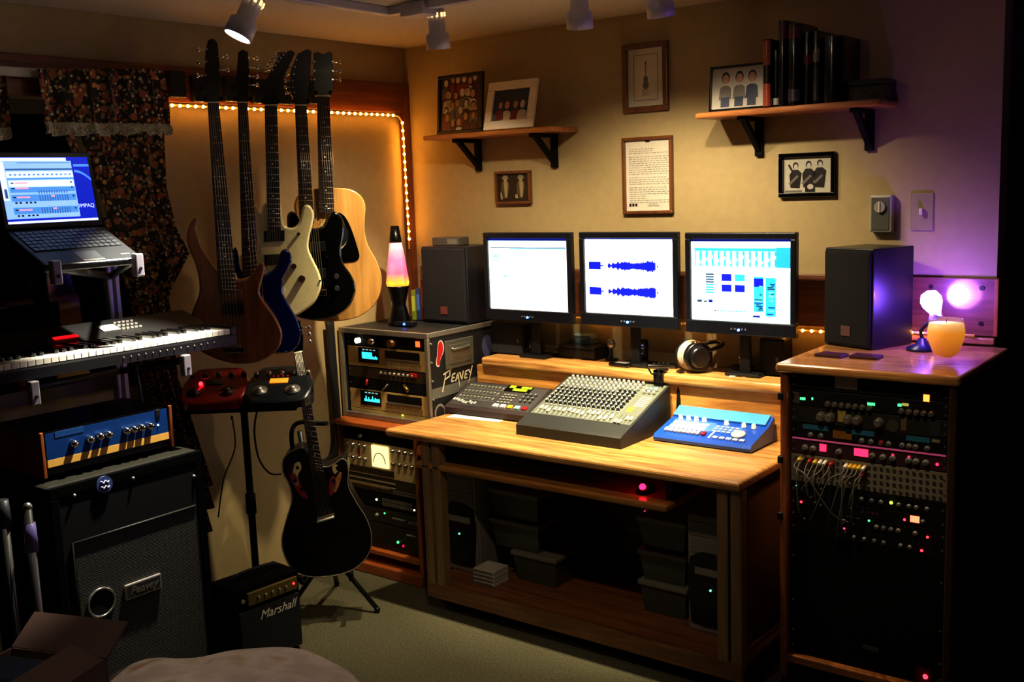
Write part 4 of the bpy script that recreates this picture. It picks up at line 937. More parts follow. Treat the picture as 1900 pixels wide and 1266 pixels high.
p = onz(758, 604, ZC); t = thing('usb_hub', 'small dark device with a blue light in front of the left speaker', 'device', (p.x, p.y-.02, ZC), .1); part('case', B().box(-.05, .05, -.02, .025, 0, .02, bev=.004), mat('device dark', '14161c', .3), t); part('light', B().sph((0.01, -.022, .011), .006, n=10), L_BLU, t)
p = onz(726, 602, ZC); t = thing('trinket', 'tiny dark ornament at the foot of the lava lamp', 'ornament', p); part('body', B().lathe([(.012, 0), (.014, .01), (.006, .03), (.0001, .035)], n=14), mat('ornament dark', '241c16', .3), t)
sp = bpy.data.objects['studio_speaker'].location
t = thing('cassette_deck_box', 'small two tone grey box on top of the left speaker', 'box', (.36, -.17, ony(783, 458, -.24).z+.001), .1); part('body', B().box(-.075, .075, 0, .08, 0, .036, bev=.003), mat('box grey', '4d4640', .45), t); part('front_window', B().box(.01, .065, -.001, 0, .006, .03), mat('box light grey', '6e6860', .4), t)

# left wooden rack
RX0, RX1, RY = .02, .525, -.6
lr = thing('rack_cabinet', 'orange wood rack cabinet in the corner under the travel case', 'rack cabinet', ((RX0+RX1)/2, RY, 0)); w = RX1-RX0
part('top_board', B().box(-w/2-.01, w/2+.01, -.01, .56, .668, .691, bev=.005), wood('rack orange wood', '8a4218', 'b4622a', 'X'), lr)
for s in (-1, 1): part('side_panel', B().box(min(s*w/2, s*(w/2-.022)), max(s*w/2, s*(w/2-.022)), 0, .55, .05, .668, bev=.004), wood('rack orange side', '7a3a18', 'a85824', 'Z'), lr)
part('bottom_board', B().box(-w/2+.022, w/2-.022, .0, .55, .09, .112, bev=.003), wood('rack orange wood', '8a4218', 'b4622a', 'X'), lr)
part('plinth', B().box(-w/2, w/2, -.02, .55, 0, .05, bev=.006), wood('rack orange wood', '8a4218', 'b4622a', 'X'), lr)
part('back_panel', B().box(-w/2+.022, w/2-.022, .53, .55, .05, .668), BLKM, lr)
ux0, ux1 = RX0+.024, RX1-.024; yf = RY+.03
t = unit('blank_rack_unit', 'dark blank rack panel with one chrome knob, top of the left rack', 'rack unit', ux0, ux1, .6, .664, yf, BLKM); rk(t, .25, .35, .009, 'c')
t = unit('tube_preamplifier', 'silver rack unit with a lit round meter and chrome knobs, left rack', 'rack unit', ux0, ux1, .445, .598, yf, mat('warm silver panel', 'dcc896', .4, .15))
part('meter', B().box(*(lambda a, c: (a.x, c.x, -.012, -.002, a.z, c.z))(U(t, .4, .3), U(t, .62, .95)), bev=.004), mat('lit meter face', 'ffe9a8', .4, em=1.3), t); part('meter_arc', B().tube([U(t, .51, .45, -.0125)+V((.036*math.cos(a), 0, .045*math.sin(a))) for a in [PI*i/12 for i in range(13)]], .002, 6), P_DK, t)
for u in (.06, .14, .22, .3, .68, .76, .84, .92): rk(t, u, .86, .0095, 'c')
for u in (.06, .14, .22, .3, .68, .76, .84, .92): rk(t, u, .48, .0095, 'c' if u < .5 else 'm')
part('red_tag', B().box(*(lambda a, c: (a.x, c.x, -.004, -.002, a.z, c.z))(U(t, .2, .55), U(t, .225, .95))), RED, t)
for r_ in range(4): btn(t, .06, .94, .06+r_*.05, .085+r_*.05, BLK, 'vent_slot')
t = unit('equalizer', 'rack unit with two rows of thin sliders, left rack', 'rack unit', ux0, ux1, .375, .443, yf, mat('warm dark panel', '3a3226', .4, .5))
btn(t, .03, .97, .72, .8, mat('pale rail', 'cfc6ae', .3, .5), 'rail'); btn(t, .03, .97, .42, .48, mat('pale rail', 'cfc6ae', .3, .5), 'rail'); btn(t, .03, .62, .3, .42, mat('slider gold', 'd0b070', .35, .4), 'slider_row', 24, .5)
for r_ in range(2): btn(t, .66, .96, .1+r_*.16, .18+r_*.16, ALU, 'slider_row', 14, .5)
t = unit('compressor', 'black rack unit with a green light and a row of small grey buttons, left rack', 'rack unit', ux0, ux1, .305, .372, yf, BLKM); led(t, .42, .5, glow('warm white led', 'ffe8c0', 7), .005); led(t, .92, .32, glow('warm white led', 'ffe8c0', 7), .004); btn(t, .5, .9, .2, .45, mat('dim buttons', '6a665c', .4), n=12); btn(t, .5, .9, .5, .7, mat('dim buttons', '6a665c', .4), n=12)
t = unit('effects_unit', 'black rack unit with pale lettering and a green light, left rack', 'rack unit', ux0, ux1, .235, .302, yf, BLK); led(t, .52, .7, L_GRN, .004); btn(t, .62, .8, .45, .55, KN_G, n=5); btn(t, .84, .97, .35, .55, mat('dim blue print', '55606a', .4), n=3); rk(t, .42, .5, .008, 'g')
t = unit('power_amplifier', 'black power amplifier with green and red lights at the bottom of the left rack', 'rack unit', ux0, ux1, .114, .232, yf, mat('amp face black', '0c0b0c', .4)); led(t, .68, .4, L_GRN, .006); led(t, .75, .3, glow('dim crimson', 'b01048', 1.2), .007); btn(t, .8, .97, .75, .8, KN_G, 'handle_bar')

# ------------------------------------------------------------------ right rack
QX0, QX1, QY, QZ = 2.155, 2.70, -.62, 1.11
rr_ = thing('rack_cabinet', 'tall oak equipment rack at the right end of the desk', 'rack cabinet', ((QX0+QX1)/2, QY, 0)); w = QX1-QX0
part('top_board', B().box(-w/2-.012, w/2+.01, -.012, .585, QZ-.03, QZ, bev=.01, seg=3), wood('rack top oak', '9a6636', 'c8965a', 'X', rough=.25, coat=.6), rr_)
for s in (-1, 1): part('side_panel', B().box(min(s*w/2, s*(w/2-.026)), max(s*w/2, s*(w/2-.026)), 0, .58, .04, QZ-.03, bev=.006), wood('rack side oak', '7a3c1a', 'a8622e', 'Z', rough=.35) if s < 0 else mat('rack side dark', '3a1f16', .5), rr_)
part('bottom_board', B().box(-w/2+.026, w/2-.026, -.004, .58, .1, .128, bev=.004), wood('rack bottom oak', '8a4a20', 'b4702e', 'X'), rr_)
part('plinth', B().box(-w/2, w/2, .02, .58, 0, .04), BLKM, rr_)
part('back_panel', B().box(-w/2+.026, w/2-.026, .56, .58, .04, QZ-.03), BLKM, rr_)
hb = B()
for z in (.6, .79, 1.0): hb.box(-w/2-.006, -w/2+.012, -.006, .02, z-.012, z+.012, bev=.003)
part('hinge', hb, BLK, rr_)
ux0, ux1 = QX0+.03, QX1-.03; yf = QY+.025
def zr(py, px=1610): return ony(px, py, yf).z
def uu(px, py=800): return (ony(px, py, yf).x-ux0)/(ux1-ux0)
def zu(t, px, py):
    p = ony(px, py, yf-.002); return (p.x-ux0)/(ux1-ux0), (p.z-t.location.z)/t['_h']
rows = [1.078, zr(733), zr(765), zr(798), zr(826), zr(858), zr(912), zr(940), zr(962), zr(985), zr(1012)]
t = unit('drawer_unit', 'black rack panel with a pale paper tag, top of the right rack', 'rack unit', ux0, ux1, rows[1]+.001, rows[0], yf, BLKM)
disp(t, uu(1549), uu(1590), .25, .95, mat('paper tag grey', 'a8a09a', .7), 'paper_tag'); btn(t, .03, .1, .1, .2, KN_DK); btn(t, .5, .6, .6, .7, mat('dim violet', '3a2c40', .5))
t = unit('reverb_unit', 'black rack unit with green readouts and an orange button, right rack', 'rack unit', ux0, ux1, rows[2]+.0008, rows[1]-.0008, yf, BLK)
for px, py, n in ((1490, 740, 3), (1508, 740, 1), (1617, 750, 4), (1670, 752, 2)):
    u, v = zu(t, px, py); b = B(); a = U(t, u, v)
    for i in range(n): b.box(a.x+i*.006-n*.003, a.x+i*.006-n*.003+.0042, -.0036, -.002, a.z-.004, a.z+.004)
    part('green_readout', b, L_GRN, t)
u, v = zu(t, 1719, 739); disp(t, u-.018, u+.018, v-.2, v+.2, glow('orange button', 'ff5020', 10), 'orange_button')
u, v = zu(t, 1680, 751); disp(t, u-.02, u+.02, v-.08, v+.08, mat('dim yellow readout', 'c8c060', .4, em=.6), 'readout'); disp(t, .0+.02, .055, .1, .8, mat('dull plate', '56463c', .5), 'side_plate')
for i in range(7): rk(t, .25+i*.045, .25, .0085, 'm')
for i in range(5): rk(t, .72+i*.045, .25, .0085, 'm')
t = unit('channel_strip', 'black rack unit with gunmetal knobs, gold meter and round grid, right rack', 'rack unit', ux0, ux1, rows[3]+.0008, rows[2]-.0008, yf, mat('strip face', '26221c', .4))
for px in (1525, 1541, 1575, 1592, 1632): u, v = zu(t, px, 779); rk(t, u, .5, .0145, 'm')
disp(t, uu(1555), uu(1569), .3, .95, mat('gold meter', '8a7034', .4, em=.15), 'meter'); u = uu(1657, 790); part('round_grid', B().cyl(U(t, u, .4), U(t, u, .4, -.006), .019, n=24), weave('perforated grid', '7d775c', '1a1812', 120), t); disp(t, uu(1672), uu(1682), .2, .9, mat('gold plate', '7a6a44', .4, .4), 'plate'); disp(t, uu(1725), uu(1745), .1, .9, mat('dim frame', '2c2a30', .5), 'window')
t = unit('graphic_limiter', 'rack unit with blue label strips and an orange plate, right rack', 'rack unit', ux0, ux1, rows[4]+.0008, rows[3]-.0008, yf, mat('limiter face', '121114', .4))
for a_, c_ in ((1490, 1538), (1570, 1622), (1682, 1726)): disp(t, uu(a_), uu(c_), .62, .95, mat('blue label strip', '2a6a8a', .4), 'label_strip')
disp(t, uu(1546), uu(1581), .2, .75, mat('orange plate', '8a5a1e', .4), 'orange_plate'); disp(t, uu(1730), uu(1745), .7, .9, mat('cream plate', '8a8264', .5), 'plate')
for px in (1505, 1524, 1600, 1617, 1636, 1650, 1675, 1688, 1700, 1722): rk(t, uu(px), .25, .0075, 'r' if px == 1636 else 'g')
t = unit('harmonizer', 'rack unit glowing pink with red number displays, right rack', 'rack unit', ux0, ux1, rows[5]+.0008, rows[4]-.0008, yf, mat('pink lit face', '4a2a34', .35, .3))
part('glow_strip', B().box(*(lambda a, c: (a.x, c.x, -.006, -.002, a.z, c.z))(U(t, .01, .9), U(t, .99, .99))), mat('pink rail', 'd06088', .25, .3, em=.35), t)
for px, wd in ((1527, .022), (1598, .045)): u, v = zu(t, px, 831); disp(t, u-wd, u+wd, .3, .75, L_PNK)
for px in (1495, 1510, 1558, 1620, 1640, 1658, 1688, 1702, 1720): rk(t, uu(px), .42, .009, 'g')
for px in (1658, 1688): led(t, uu(px), .62, L_PNK, .004)
led(t, uu(1741), .4, L_PNK, .005)
pb = unit('patch_bay', 'grey patch bay full of sockets, plugged with coloured cables, right rack', 'rack unit', ux0, ux1, rows[6]+.0008, rows[5]-.0008, yf, mat('patch bay grey', '8c8270', .45, .1))
jk = B().cyl((0, 0, 0), (0, -.004, 0), .0052, n=10).cyl((0, -.0041, 0), (0, -.0043, 0), .0028, n=8, m=1).mesh('socket', [ALU, BLKM])
for r_ in range(4):
    for c_ in range(24): link('socket', jk, pb, U(pb, .035+c_*.0404, .14+r_*.24))
plugs = [(1487, 'y', .88), (1493, 'g', .88), (1506, 'r', .86), (1516, 'y', .86), (1525, 'w', .86), (1534, 'w', .86), (1546, 'r', .86), (1573, 'w', .86), (1581, 'y', .86), (1589, 'y', .86), (1597, 'y', .86), (1606, 'w', .86), (1604, 'r', .62)]
ends = [(1580, 965), (1500, 960), (1520, 930), (1512, 920), (1530, 935), (1495, 905), (1530, 905), (1510, 960), (1575, 985), (1545, 960), (1560, 990), (1590, 970), (1585, 940)]
wn = {'y': 'yellow', 'g': 'brown', 'r': 'red', 'w': 'cream'}; nth = ['first', 'second', 'third', 'fourth', 'fifth', 'sixth', 'seventh', 'eighth', 'ninth', 'tenth', 'eleventh', 'twelfth', 'thirteenth']
for i, ((px, c, v), (ex, ey)) in enumerate(zip(plugs, ends)):
    u = uu(px, 850); a = V(pb.location)+U(pb, u, v); e_ = ony(ex, ey, yf-.004)
    t = thing('patch_cable', f'patch cable with {wn[c]} plug, {nth[i]} from the left in the patch bay', 'cable', a, group='patch cables in the right rack')
    part('plug', B().cyl((0, -.001, 0), (0, -.03, -.006), .0065, .0055, 10), {'y': YEL, 'g': mat('plug brown', '6a5a38', .4), 'r': RED, 'w': IVO}[c], t)
    mid = V(((e_.x-a.x)*.3, -.075, -.04)); e2 = e_-a; low = V((e2.x*.75, -.07, min(e2.z*.8, -.06)))
    part('cord', B().tube(spline([(0, -.03, -.006), (0, -.052, -.02), mid, low, (e2.x, -.035, e2.z), (e2.x*.95-.012, -.004, e2.z-.004)], 5), .0024, 6), mat('cord grey', '5c554c', .5), t)
def simple(name, label, k, face=BLK): return unit(name, label, 'rack unit', ux0, ux1, rows[k+1]+.0008, rows[k]-.0008, yf, face)
t = simple('headphone_amplifier', 'black rack unit with a yellow green light and grey knobs below the patch bay', 6)
for px in (1601, 1620, 1637, 1671, 1690, 1704, 1724): rk(t, uu(px), .45, .006, 'g')
u, v = zu(t, 1654, 914); led(t, u, .5, L_YG, .005); u, v = zu(t, 1485, 894); led(t, .04, .7, glow('pale cyan led', 'a0fff0', 4), .003)
t = simple('tuner_unit', 'black rack unit with a bright red number display, right rack', 7)
u = uu(1698, 948); disp(t, u-.028, u+.028, .3, .85, glow('red digits', 'ff5038', 7)); led(t, uu(1679, 953), .4, L_RED, .004); led(t, uu(1487, 945), .5, L_RED, .0042); btn(t, .48, .6, .4, .6, mat('dim red buttons', '4a2430', .4), n=4); rk(t, uu(1717), .5, .006, 'g')
t = simple('noise_gate', 'black rack unit with a green light and five grey knobs, right rack', 8)
led(t, uu(1613, 962), .85, L_GRN, .0035); led(t, uu(1722, 976), .3, L_RED, .004); btn(t, .38, .5, .85, .93, mat('worn edge', '4a3c28', .4), 'edge')
for px in (1568, 1630, 1643, 1657, 1671, 1703): rk(t, uu(px), .45, .0065, 'g')
t = simple('exciter_unit', 'lowest small black rack unit with red lights, right rack', 9)
led(t, uu(1567, 984), .9, glow('magenta led', 'ff3068', 4), .0035); led(t, uu(1711, 1004), .3, L_RED, .0045)
for px in (1588, 1607, 1626, 1644, 1676, 1693): rk(t, uu(px), .4, .006, 'g')
t = unit('power_amplifier', 'black power amplifier with a red switch at the bottom of the right rack', 'rack unit', ux0, ux1, .13, .235, yf, BLKM)
u, v = zu(t, 1703, 1243); led(t, .9, .25, L_RED, .008); disp(t, .84, .93, .05, .5, mat('dark red switch', '4a0a10', .3), 'switch_plate'); part('maker_plate', B().box(.0, .05, -.0035, -.002, .068, .082, bev=.001), mat('dim print', '3c3c3c', .5), t)
t = unit('blank_rack_unit', 'large flat black panel in the lower half of the right rack', 'rack unit', ux0, ux1, .237, rows[10]-.001, yf, BLKM, dep_=.02)

# things on the right rack
ZR = QZ+.0005
cg = onz(1754, 673, ZR); r_ = .055
cd = thing('candle', 'glowing orange candle in a clear goblet on the right rack', 'candle', cg)
H_ = ony(1754, 588, cg.y).z-ZR
m, nt, p_, N, K = _new('lit wax'); tc = N.new('ShaderNodeTexCoord'); sx = N.new('ShaderNodeSeparateXYZ'); mr = N.new('ShaderNodeMapRange'); mr.inputs[1].default_value = .02; mr.inputs[2].default_value = H_
cr = N.new('ShaderNodeValToRGB'); e_ = cr.color_ramp.elements; e_[0].color = lin('b0601c')+[1]; e_[1].color = lin('ffe2a0')+[1]; e_[1].position = 1.0; q_ = e_.new(.62); q_.color = lin('f6a234')+[1]
K.new(tc.outputs['Object'], sx.inputs[0]); K.new(sx.outputs['Z'], mr.inputs[0]); K.new(mr.outputs[0], cr.inputs[0]); K.new(cr.outputs[0], p_.inputs['Base Color']); K.new(cr.outputs[0], p_.inputs['Emission Color']); p_.inputs['Emission Strength'].default_value = .75; p_.inputs['Roughness'].default_value = .4
GL = mat('clear glass', 'ffffff', .02, alpha=.1, var=0)
part('wax', B().lathe([(.0001, .018), (.02, .019), (.036, .03), (.053, .075), (.0545, .1), (.05, H_*.86), (.03, H_*.88), (.0001, H_*.88)], n=32), m, cd)
part('goblet', B().lathe([(.03, 0), (.032, .004), (.022, .012), (.037, .026), (.0555, .074), (.0572, .1), (.0525, H_*.9), (.048, H_*.96), (.0465, H_*.96), (.0508, H_*.9), (.0555, .1), (.0537, .075), (.0362, .0295), (.02, .0182), (.0001, .0175)], n=32), GL, cd)
part('wick', B().cyl((0, 0, H_*.88), (.001, 0, H_*.95), .0015, n=6), P_DK, cd)
lp = thing('table_lamp', 'small lamp with a blazing purple white bulb behind the candle', 'lamp', (2.475, -.2, ZR))
part('base', B().lathe([(.05, 0), (.05, .008), (.02, .022), (.012, .04), (.0001, .042)], n=24), mat('lamp navy', '1a1c4a', .35), lp)
part('stem', B().tube(spline([(0, 0, .04), (-.004, 0, .065), (.015, .0, .09), (.035, 0, .1)]), .006, 8), DGR, lp)
part('socket', B().cyl((.03, 0, .092), (.045, 0, .125), .016, .02, 16), mat('socket violet', '8a7ab8', .4), lp)
BULBM = glow('purple white bulb', '8a58ff', 150)
q = V((-.35, -.1, 1)).normalized().to_track_quat('Z', 'Y').to_matrix().to_4x4()
part('bulb', B().lathe([(.014, 0), (.018, .012), (.032, .04), (.034, .058), (.024, .08), (.0001, .088)], (.045, 0, .118), 24, mx=q), BULBM, lp)
for i, (px, py, lab) in enumerate(((1543, 661, 'left dark red coaster lying on the right rack'), (1607, 664, 'right dark red coaster lying on the right rack'))):
    p = onz(px, py, ZR); t = thing('coaster', lab, 'coaster', p, -.12+.1*i, group='coasters on the right rack'); part('pad', B().box(-.046, .046, -.032, .032, 0, .009, bev=.003), mat('coaster oxblood', '3a1620', .4), t); part('top_sheet', B().box(-.04, .04, -.027, .027, .009, .0098), mat('coaster violet', '4a2438', .35), t)
# ------------------------------------------------------------------ guitars
STR = mat('steel string', 'b8b0a0', .3, .9); FRET = mat('fret wire', 'c9c4b4', .25, .9); ROSE = wood('rosewood board', '1c100b', '33201a', 'Z', rough=.5, coat=0.0)
def guitar(name, label, loc, rz, body, bm_, thick, neck, fb_mat, head, head_m, nst, bridge, pegs=(), group=None, bev=.008, pads=(), cat='guitar', frets=20, scale_len=None, back_neck=None):
    """outlines are measured image points, mapped onto the plane the instrument hangs in"""
    F = Fr(loc, rz); t = thing(name, label, cat, loc, rz, group)
    L = lambda p, y=0.0: F.L(p[0], p[1], y)
    bp_ = smooth_loop([L(p) for p in body], 5)
    area = sum(bp_[i-1][0]*bp_[i][1]-bp_[i][0]*bp_[i-1][1] for i in range(len(bp_)))
    if area < 0: bp_ = bp_[::-1]
    part('body', B().prism(bp_, 0, thick, 0, bev=bev, seg=3, mside=1 if len(bm_) > 1 else None), list(bm_), t)
    nl, nr, el_, er = [V((*L(p, -.012), 0)) for p in neck]; nl, nr, el_, er = [V((p.x, 0, p.y)) for p in (nl, nr, el_, er)]
    n = B(); q = [nl, nr, er, el_]
    n.add([(p.x, y, p.z) for y in (-.013, -.006) for p in q], [(3,2,1,0), (0,1,5,4), (1,2,6,5), (2,3,7,6), (3,0,4,7)])
    fb = part('fretboard', n, fb_mat, t)
    n = B(); rows = []
    for k in range(9):
        s = k/8; a = nl.lerp(el_, s); c = nr.lerp(er, s)
        rows.append([a.lerp(c, .5+.5*math.cos(PI*j/6))+V((0, -.006+.018*math.sin(PI*j/6), 0)) for j in range(7)])
    vs = [p for r in rows for p in r]; n.add(vs, [(r*7+j, r*7+j+1, (r+1)*7+j+1, (r+1)*7+j) for r in range(8) for j in range(6)], 0, True)
    part('neck', n, back_neck or head_m, t)
    mid0, mid1 = nl.lerp(nr, .5), el_.lerp(er, .5); Ln = (mid1-mid0).length; br = V((0,0,0)); bx, bz = L(bridge[0], -.01); bx2, bz2 = L(bridge[1], -.01)
    brm = V(((bx+bx2)/2, 0, (bz+bz2)/2)); sc_ = (brm-mid0).length
    for k in range(1, 25):
        s = sc_*(1-2**(-k/12))/Ln
        if s > .985: break
        a, c = nl.lerp(el_, s), nr.lerp(er, s); part('fret', B().tube([(a.x, -.0135, a.z), (c.x, -.0135, c.z)], .0011, 5), FRET, fb)
        if k in (3, 5, 7, 9, 12, 15, 17):
            s2 = (s+sc_*(1-2**(-(k-1)/12))/Ln)/2; d_ = nl.lerp(el_, s2).lerp(nr.lerp(er, s2), .5); part('inlay_dot', B().cyl((d_.x, -.0135, d_.z), (d_.x, -.0131, d_.z), .003, n=8), IVO, fb)
    part('nut', B().tube([(nl.x, -.013, nl.z), (nr.x, -.013, nr.z)], .0025, 6), IVO, t)
    hp_ = [L(p, -.005) for p in head]
    if sum(hp_[i-1][0]*hp_[i][1]-hp_[i][0]*hp_[i-1][1] for i in range(len(hp_))) < 0: hp_ = hp_[::-1]
    hd = part('headstock', B().prism(hp_, -.008, .008, bev=.002), head_m, t)
    st_me = None
    for i in range(nst):
        s = (i+.5)/nst*.86+.07
        a = nl.lerp(nr, s); c = V((bx, 0, bz)).lerp(V((bx2, 0, bz2)), s)
        part('string', B().tube([(a.x, -.0155, a.z), (c.x, -.017, c.z)], .0011 if cat == 'bass guitar' else .0006, 4), STR, t)
    part('bridge', B().prism([(bx, bz-.012), (bx2, bz2-.012), (bx2, bz2+.012), (bx, bz+.012)], -.012, .002, bev=.002), CHR if len(pads) and cat != 'acoustic' else DGR, t)
    for (px, py, sx) in pegs:
        x, z = L((px, py)); k = part('tuning_peg', B().cyl((x, -.012, z), (x, -.004, z), .004, n=8).tube([(x, -.002, z), (x+sx*.022, -.002, z)], .0025, 6).sph((x+sx*.028, -.002, z), .009, n=8, sc=(.7, .5, 1)), CHR, hd)
    for nm, pts, y0, y1, m_ in pads:
        pl = [L(p, y1*0) for p in pts]
        if sum(pl[i-1][0]*pl[i][1]-pl[i][0]*pl[i-1][1] for i in range(len(pl))) < 0: pl = pl[::-1]
        part(nm, B().prism(pl, y0, y1, bev=.0015), m_, t)
    return t, F
def knob_on(t, F, px, py, m_, r=.011, h=.016, name='knob'):
    x, z = F.L(px, py); part(name, B().cyl((x, 0, z), (x, -h, z), r, r*.85, 16), m_, t)
RZ = .9
NAT = wood('walnut bass body', '542a14', '86502a', 'Z', rough=.3, coat=.4); NATS = wood('maple bass edge', '8a6236', 'b58a52', 'Z', rough=.35)
gA = guitar('bass_guitar', 'brown walnut bass guitar with a long horn, leftmost hanging instrument', dep(440, 672, 3.85), RZ,
  [(362,404),(352,415),(346,440),(350,462),(362,490),(369,520),(369,545),(360,570),(350,600),(352,628),(372,652),(408,669),(445,676),(485,670),(515,650),(524,622),(514,595),(501,575),(487,555),(482,540),(488,515),(492,500),(489,489),(483,489),(472,506),(458,516),(442,519),(420,517),(400,500),(385,478),(371,455),(364,428),(366,412)],
  (NAT, NATS), .042, [(385,190),(406,190),(406,545),(440,545)], ROSE, [(384,190),(407,190),(410,150),(404,80),(396,71),(386,74),(381,95),(380,150)], mat('dark walnut head', '1c0f0a', .4), 5, [(416,650),(452,648)],
  pegs=[(384,92,-1),(383,115,-1),(382,140,-1),(406,105,1),(408,130,1)], cat='bass guitar', frets=24,
  pads=[('pickup', [(414,541),(448,538),(450,556),(416,560)], -.01, .001, mat('wood pickup', '6a3a2c', .4)), ('pickup', [(412,564),(452,561),(454,580),(414,584)], -.009, .001, BLK)])
gB = guitar('bass_guitar', 'dark blue bass guitar behind the brown bass', dep(515, 655, 3.98), RZ,
  [(436,459),(431,470),(433,495),(440,515),(446,530),(440,560),(436,600),(450,640),(490,656),(530,656),(552,645),(560,620),(551,592),(537,567),(526,545),(526,520),(536,500),(542,484),(538,468),(528,463),(520,470),(512,495),(498,506),(480,512),(462,514),(447,500),(442,470)],
  (mat('metallic blue lacquer', '0c1a58', .15, .3, coat=.8),), .04, [(441,190),(459,190),(450,525),(480,520)], ROSE, [(440,190),(460,190),(464,150),(460,97),(450,92),(442,97),(438,150)], mat('blue bass head', '0d0b10', .3), 4, [(470,628),(500,626)],
  pegs=[(462,108,1),(463,125,1),(463,142,1),(463,158,1)], cat='bass guitar', pads=[('pickup', [(472,585),(500,583),(501,600),(473,602)], -.008, .001, BLK)])
CR = mat('cream lacquer', 'd6ca9a', .18, coat=.7)
gC = guitar('electric_guitar', 'cream white electric guitar with two black pickups, third hanging guitar', dep(530, 590, 4.05), RZ,
  [(473,381),(468,392),(472,430),(480,470),(474,500),(462,540),(470,575),(505,592),(545,588),(567,576),(583,563),(592,547),(597,526),(592,504),(581,481),(573,460),(575,438),(580,418),(583,398),(577,384),(569,380),(562,386),(556,410),(546,422),(532,421),(525,410),(522,380),(512,375),(490,378),(484,395),(478,384)],
  (CR,), .04, [(491,195),(514,195),(496,428),(521,428)], mat('ebony board', '0e0b0a', .45), [(490,195),(515,195),(518,160),(548,98),(541,93),(521,98),(503,130),(488,160)], mat('black head', '0c0a0a', .25, coat=.4), 6, [(493,540),(526,538)],
  pegs=[(506,130,-1),(511,122,-1),(516,115,-1),(521,108,-1),(526,102,-1),(531,97,-1)], pads=[('pickup', [(489,429),(528,427),(528,447),(490,449)], -.006, .001, BLK), ('pickup', [(490,473),(522,471),(523,491),(491,493)], -.006, .001, BLK)])
knob_on(*gC, 554, 434, BLK, .006, .02, 'toggle_switch'); knob_on(*gC, 545, 494, mat('brown knob', '3a1e14', .3)); knob_on(*gC, 560, 517, mat('brown knob', '3a1e14', .3), .014, .018); knob_on(*gC, 594, 521, CHR, .004, .004, 'strap_button')
gD = guitar('electric_guitar', 'glossy black electric guitar between the cream and acoustic guitars', dep(595, 592, 4.14), RZ,
  [(541,392),(533,402),(535,430),(545,465),(540,500),(527,540),(540,580),(575,594),(615,590),(645,574),(658,550),(660,530),(652,510),(638,490),(633,465),(638,435),(638,412),(630,398),(618,393),(608,404),(598,420),(582,424),(562,420),(552,400)],
  (mat('black lacquer', '060607', .1, coat=.8),), .042, [(547,195),(569,195),(556,415),(583,415)], ROSE, [(546,195),(570,195),(574,165),(578,95),(570,91),(552,100),(540,130),(538,160)], mat('black head', '0c0a0a', .25, coat=.4), 6, [(575,545),(606,543)],
  pegs=[(550,112,-1),(547,125,-1),(545,138,-1),(543,150,-1),(543,162,-1),(546,172,-1)], pads=[('pickup', [(566,450),(603,448),(604,466),(567,468)], -.008, .001, mat('black pickup cover', '141414', .3)), ('pickup', [(568,500),(604,498),(605,516),(569,518)], -.008, .001, mat('black pickup cover', '141414', .3))])
knob_on(*gD, 607, 478, CHR, .006, .012); knob_on(*gD, 624, 513, DGR); knob_on(*gD, 625, 535, DGR); knob_on(*gD, 590, 408, CHR, .004, .006, 'strap_button')
SPR = wood('spruce top', '9a6e36', 'b88c50', 'Z', rough=.3, sc=.6, coat=.5)
def acoustic_pads():
    rs = [(620+27*math.cos(a), 435+27*math.sin(a)) for a in [2*PI*i/24 for i in range(24)]]
    return [('rosette', [(620+31*math.cos(a), 435+31*math.sin(a)) for a in [2*PI*i/24 for i in range(24)]], -.0012, .001, mat('rosette cream', 'b8a070', .4)), ('sound_hole', rs, -.0018, .0, BLKM),
            ('pickguard', smooth_loop([(628,396),(640,402),(652,425),(662,455),(667,476),(660,485),(645,487),(628,487),(620,475),(640,455),(646,430)], 4), -.0025, .0, mat('black pickguard', '050505', .15, coat=.6))]
gE = guitar('acoustic_guitar', 'natural blond acoustic guitar with black pickguard, rightmost hanging guitar', dep(615, 597, 4.24), RZ,
  [(590,350),(618,349),(649,351),(669,363),(678,381),(677,405),(677,430),(683,455),(698,482),(708,512),(706,543),(694,567),(672,585),(645,594),(615,597),(580,595),(550,587),(528,565),(520,535),(524,500),(538,472),(550,448),(553,425),(550,400),(547,380),(556,361),(572,353)],
  (SPR, wood('mahogany side', '3a1c10', '5c3018', 'X', rough=.35)), .1, [(588,178),(611,178),(592,395),(620,395)], ROSE, [(584,178),(614,178),(619,160),(617,98),(610,96),(600,101),(590,96),(582,98),(581,160)], mat('black head', '0c0a0a', .25, coat=.4), 6, [(606,535),(644,533)],
  pegs=[(583,115,-1),(583,132,-1),(583,148,-1),(617,115,1),(617,132,1),(617,148,1)], pads=acoustic_pads(), cat='acoustic guitar', bev=.004)
for t_, F_ in (gE,): t_['category'] = 'guitar'
for t_, F_ in (gA, gB): t_['category'] = 'bass guitar'
# hangers on the cedar board, each carrying one neck
def hanger(label, px, py, gt):
    a = onx(px, py, .0225); t = thing('guitar_hanger', label, 'guitar hanger', a, group='guitar hangers on the cedar board')
    part('block', B().box(0, .03, -.035, .035, -.05, .05, bev=.004), BLK, t)
    if gt:
        (g, F), (nx, ny) = gt; e = V(F.o)+F.m@V((F.L(nx, ny)[0], .03, F.L(nx, ny)[1])); q = e-a; s = F.m@V((1, 0, 0)); f = F.m@V((0, -1, 0))
        part('arm', B().tube([(.02, 0, 0), (.05, 0, .0), q], .006, 8), DGR, t)
        part('yoke', B().tube([q-s*.028+f*.045, q-s*.03, q+s*.03, q+s*.028+f*.045], .007, 8), BLKM, t)
    return t
hanger('empty black guitar hanger block, furthest left on the cedar board', 322, 157, None)
hanger('black hanger block behind the brown bass headstock', 366, 166, (gA, (396, 183)))
hanger('black hanger block behind the blue bass headstock', 424, 166, (gB, (450, 183)))
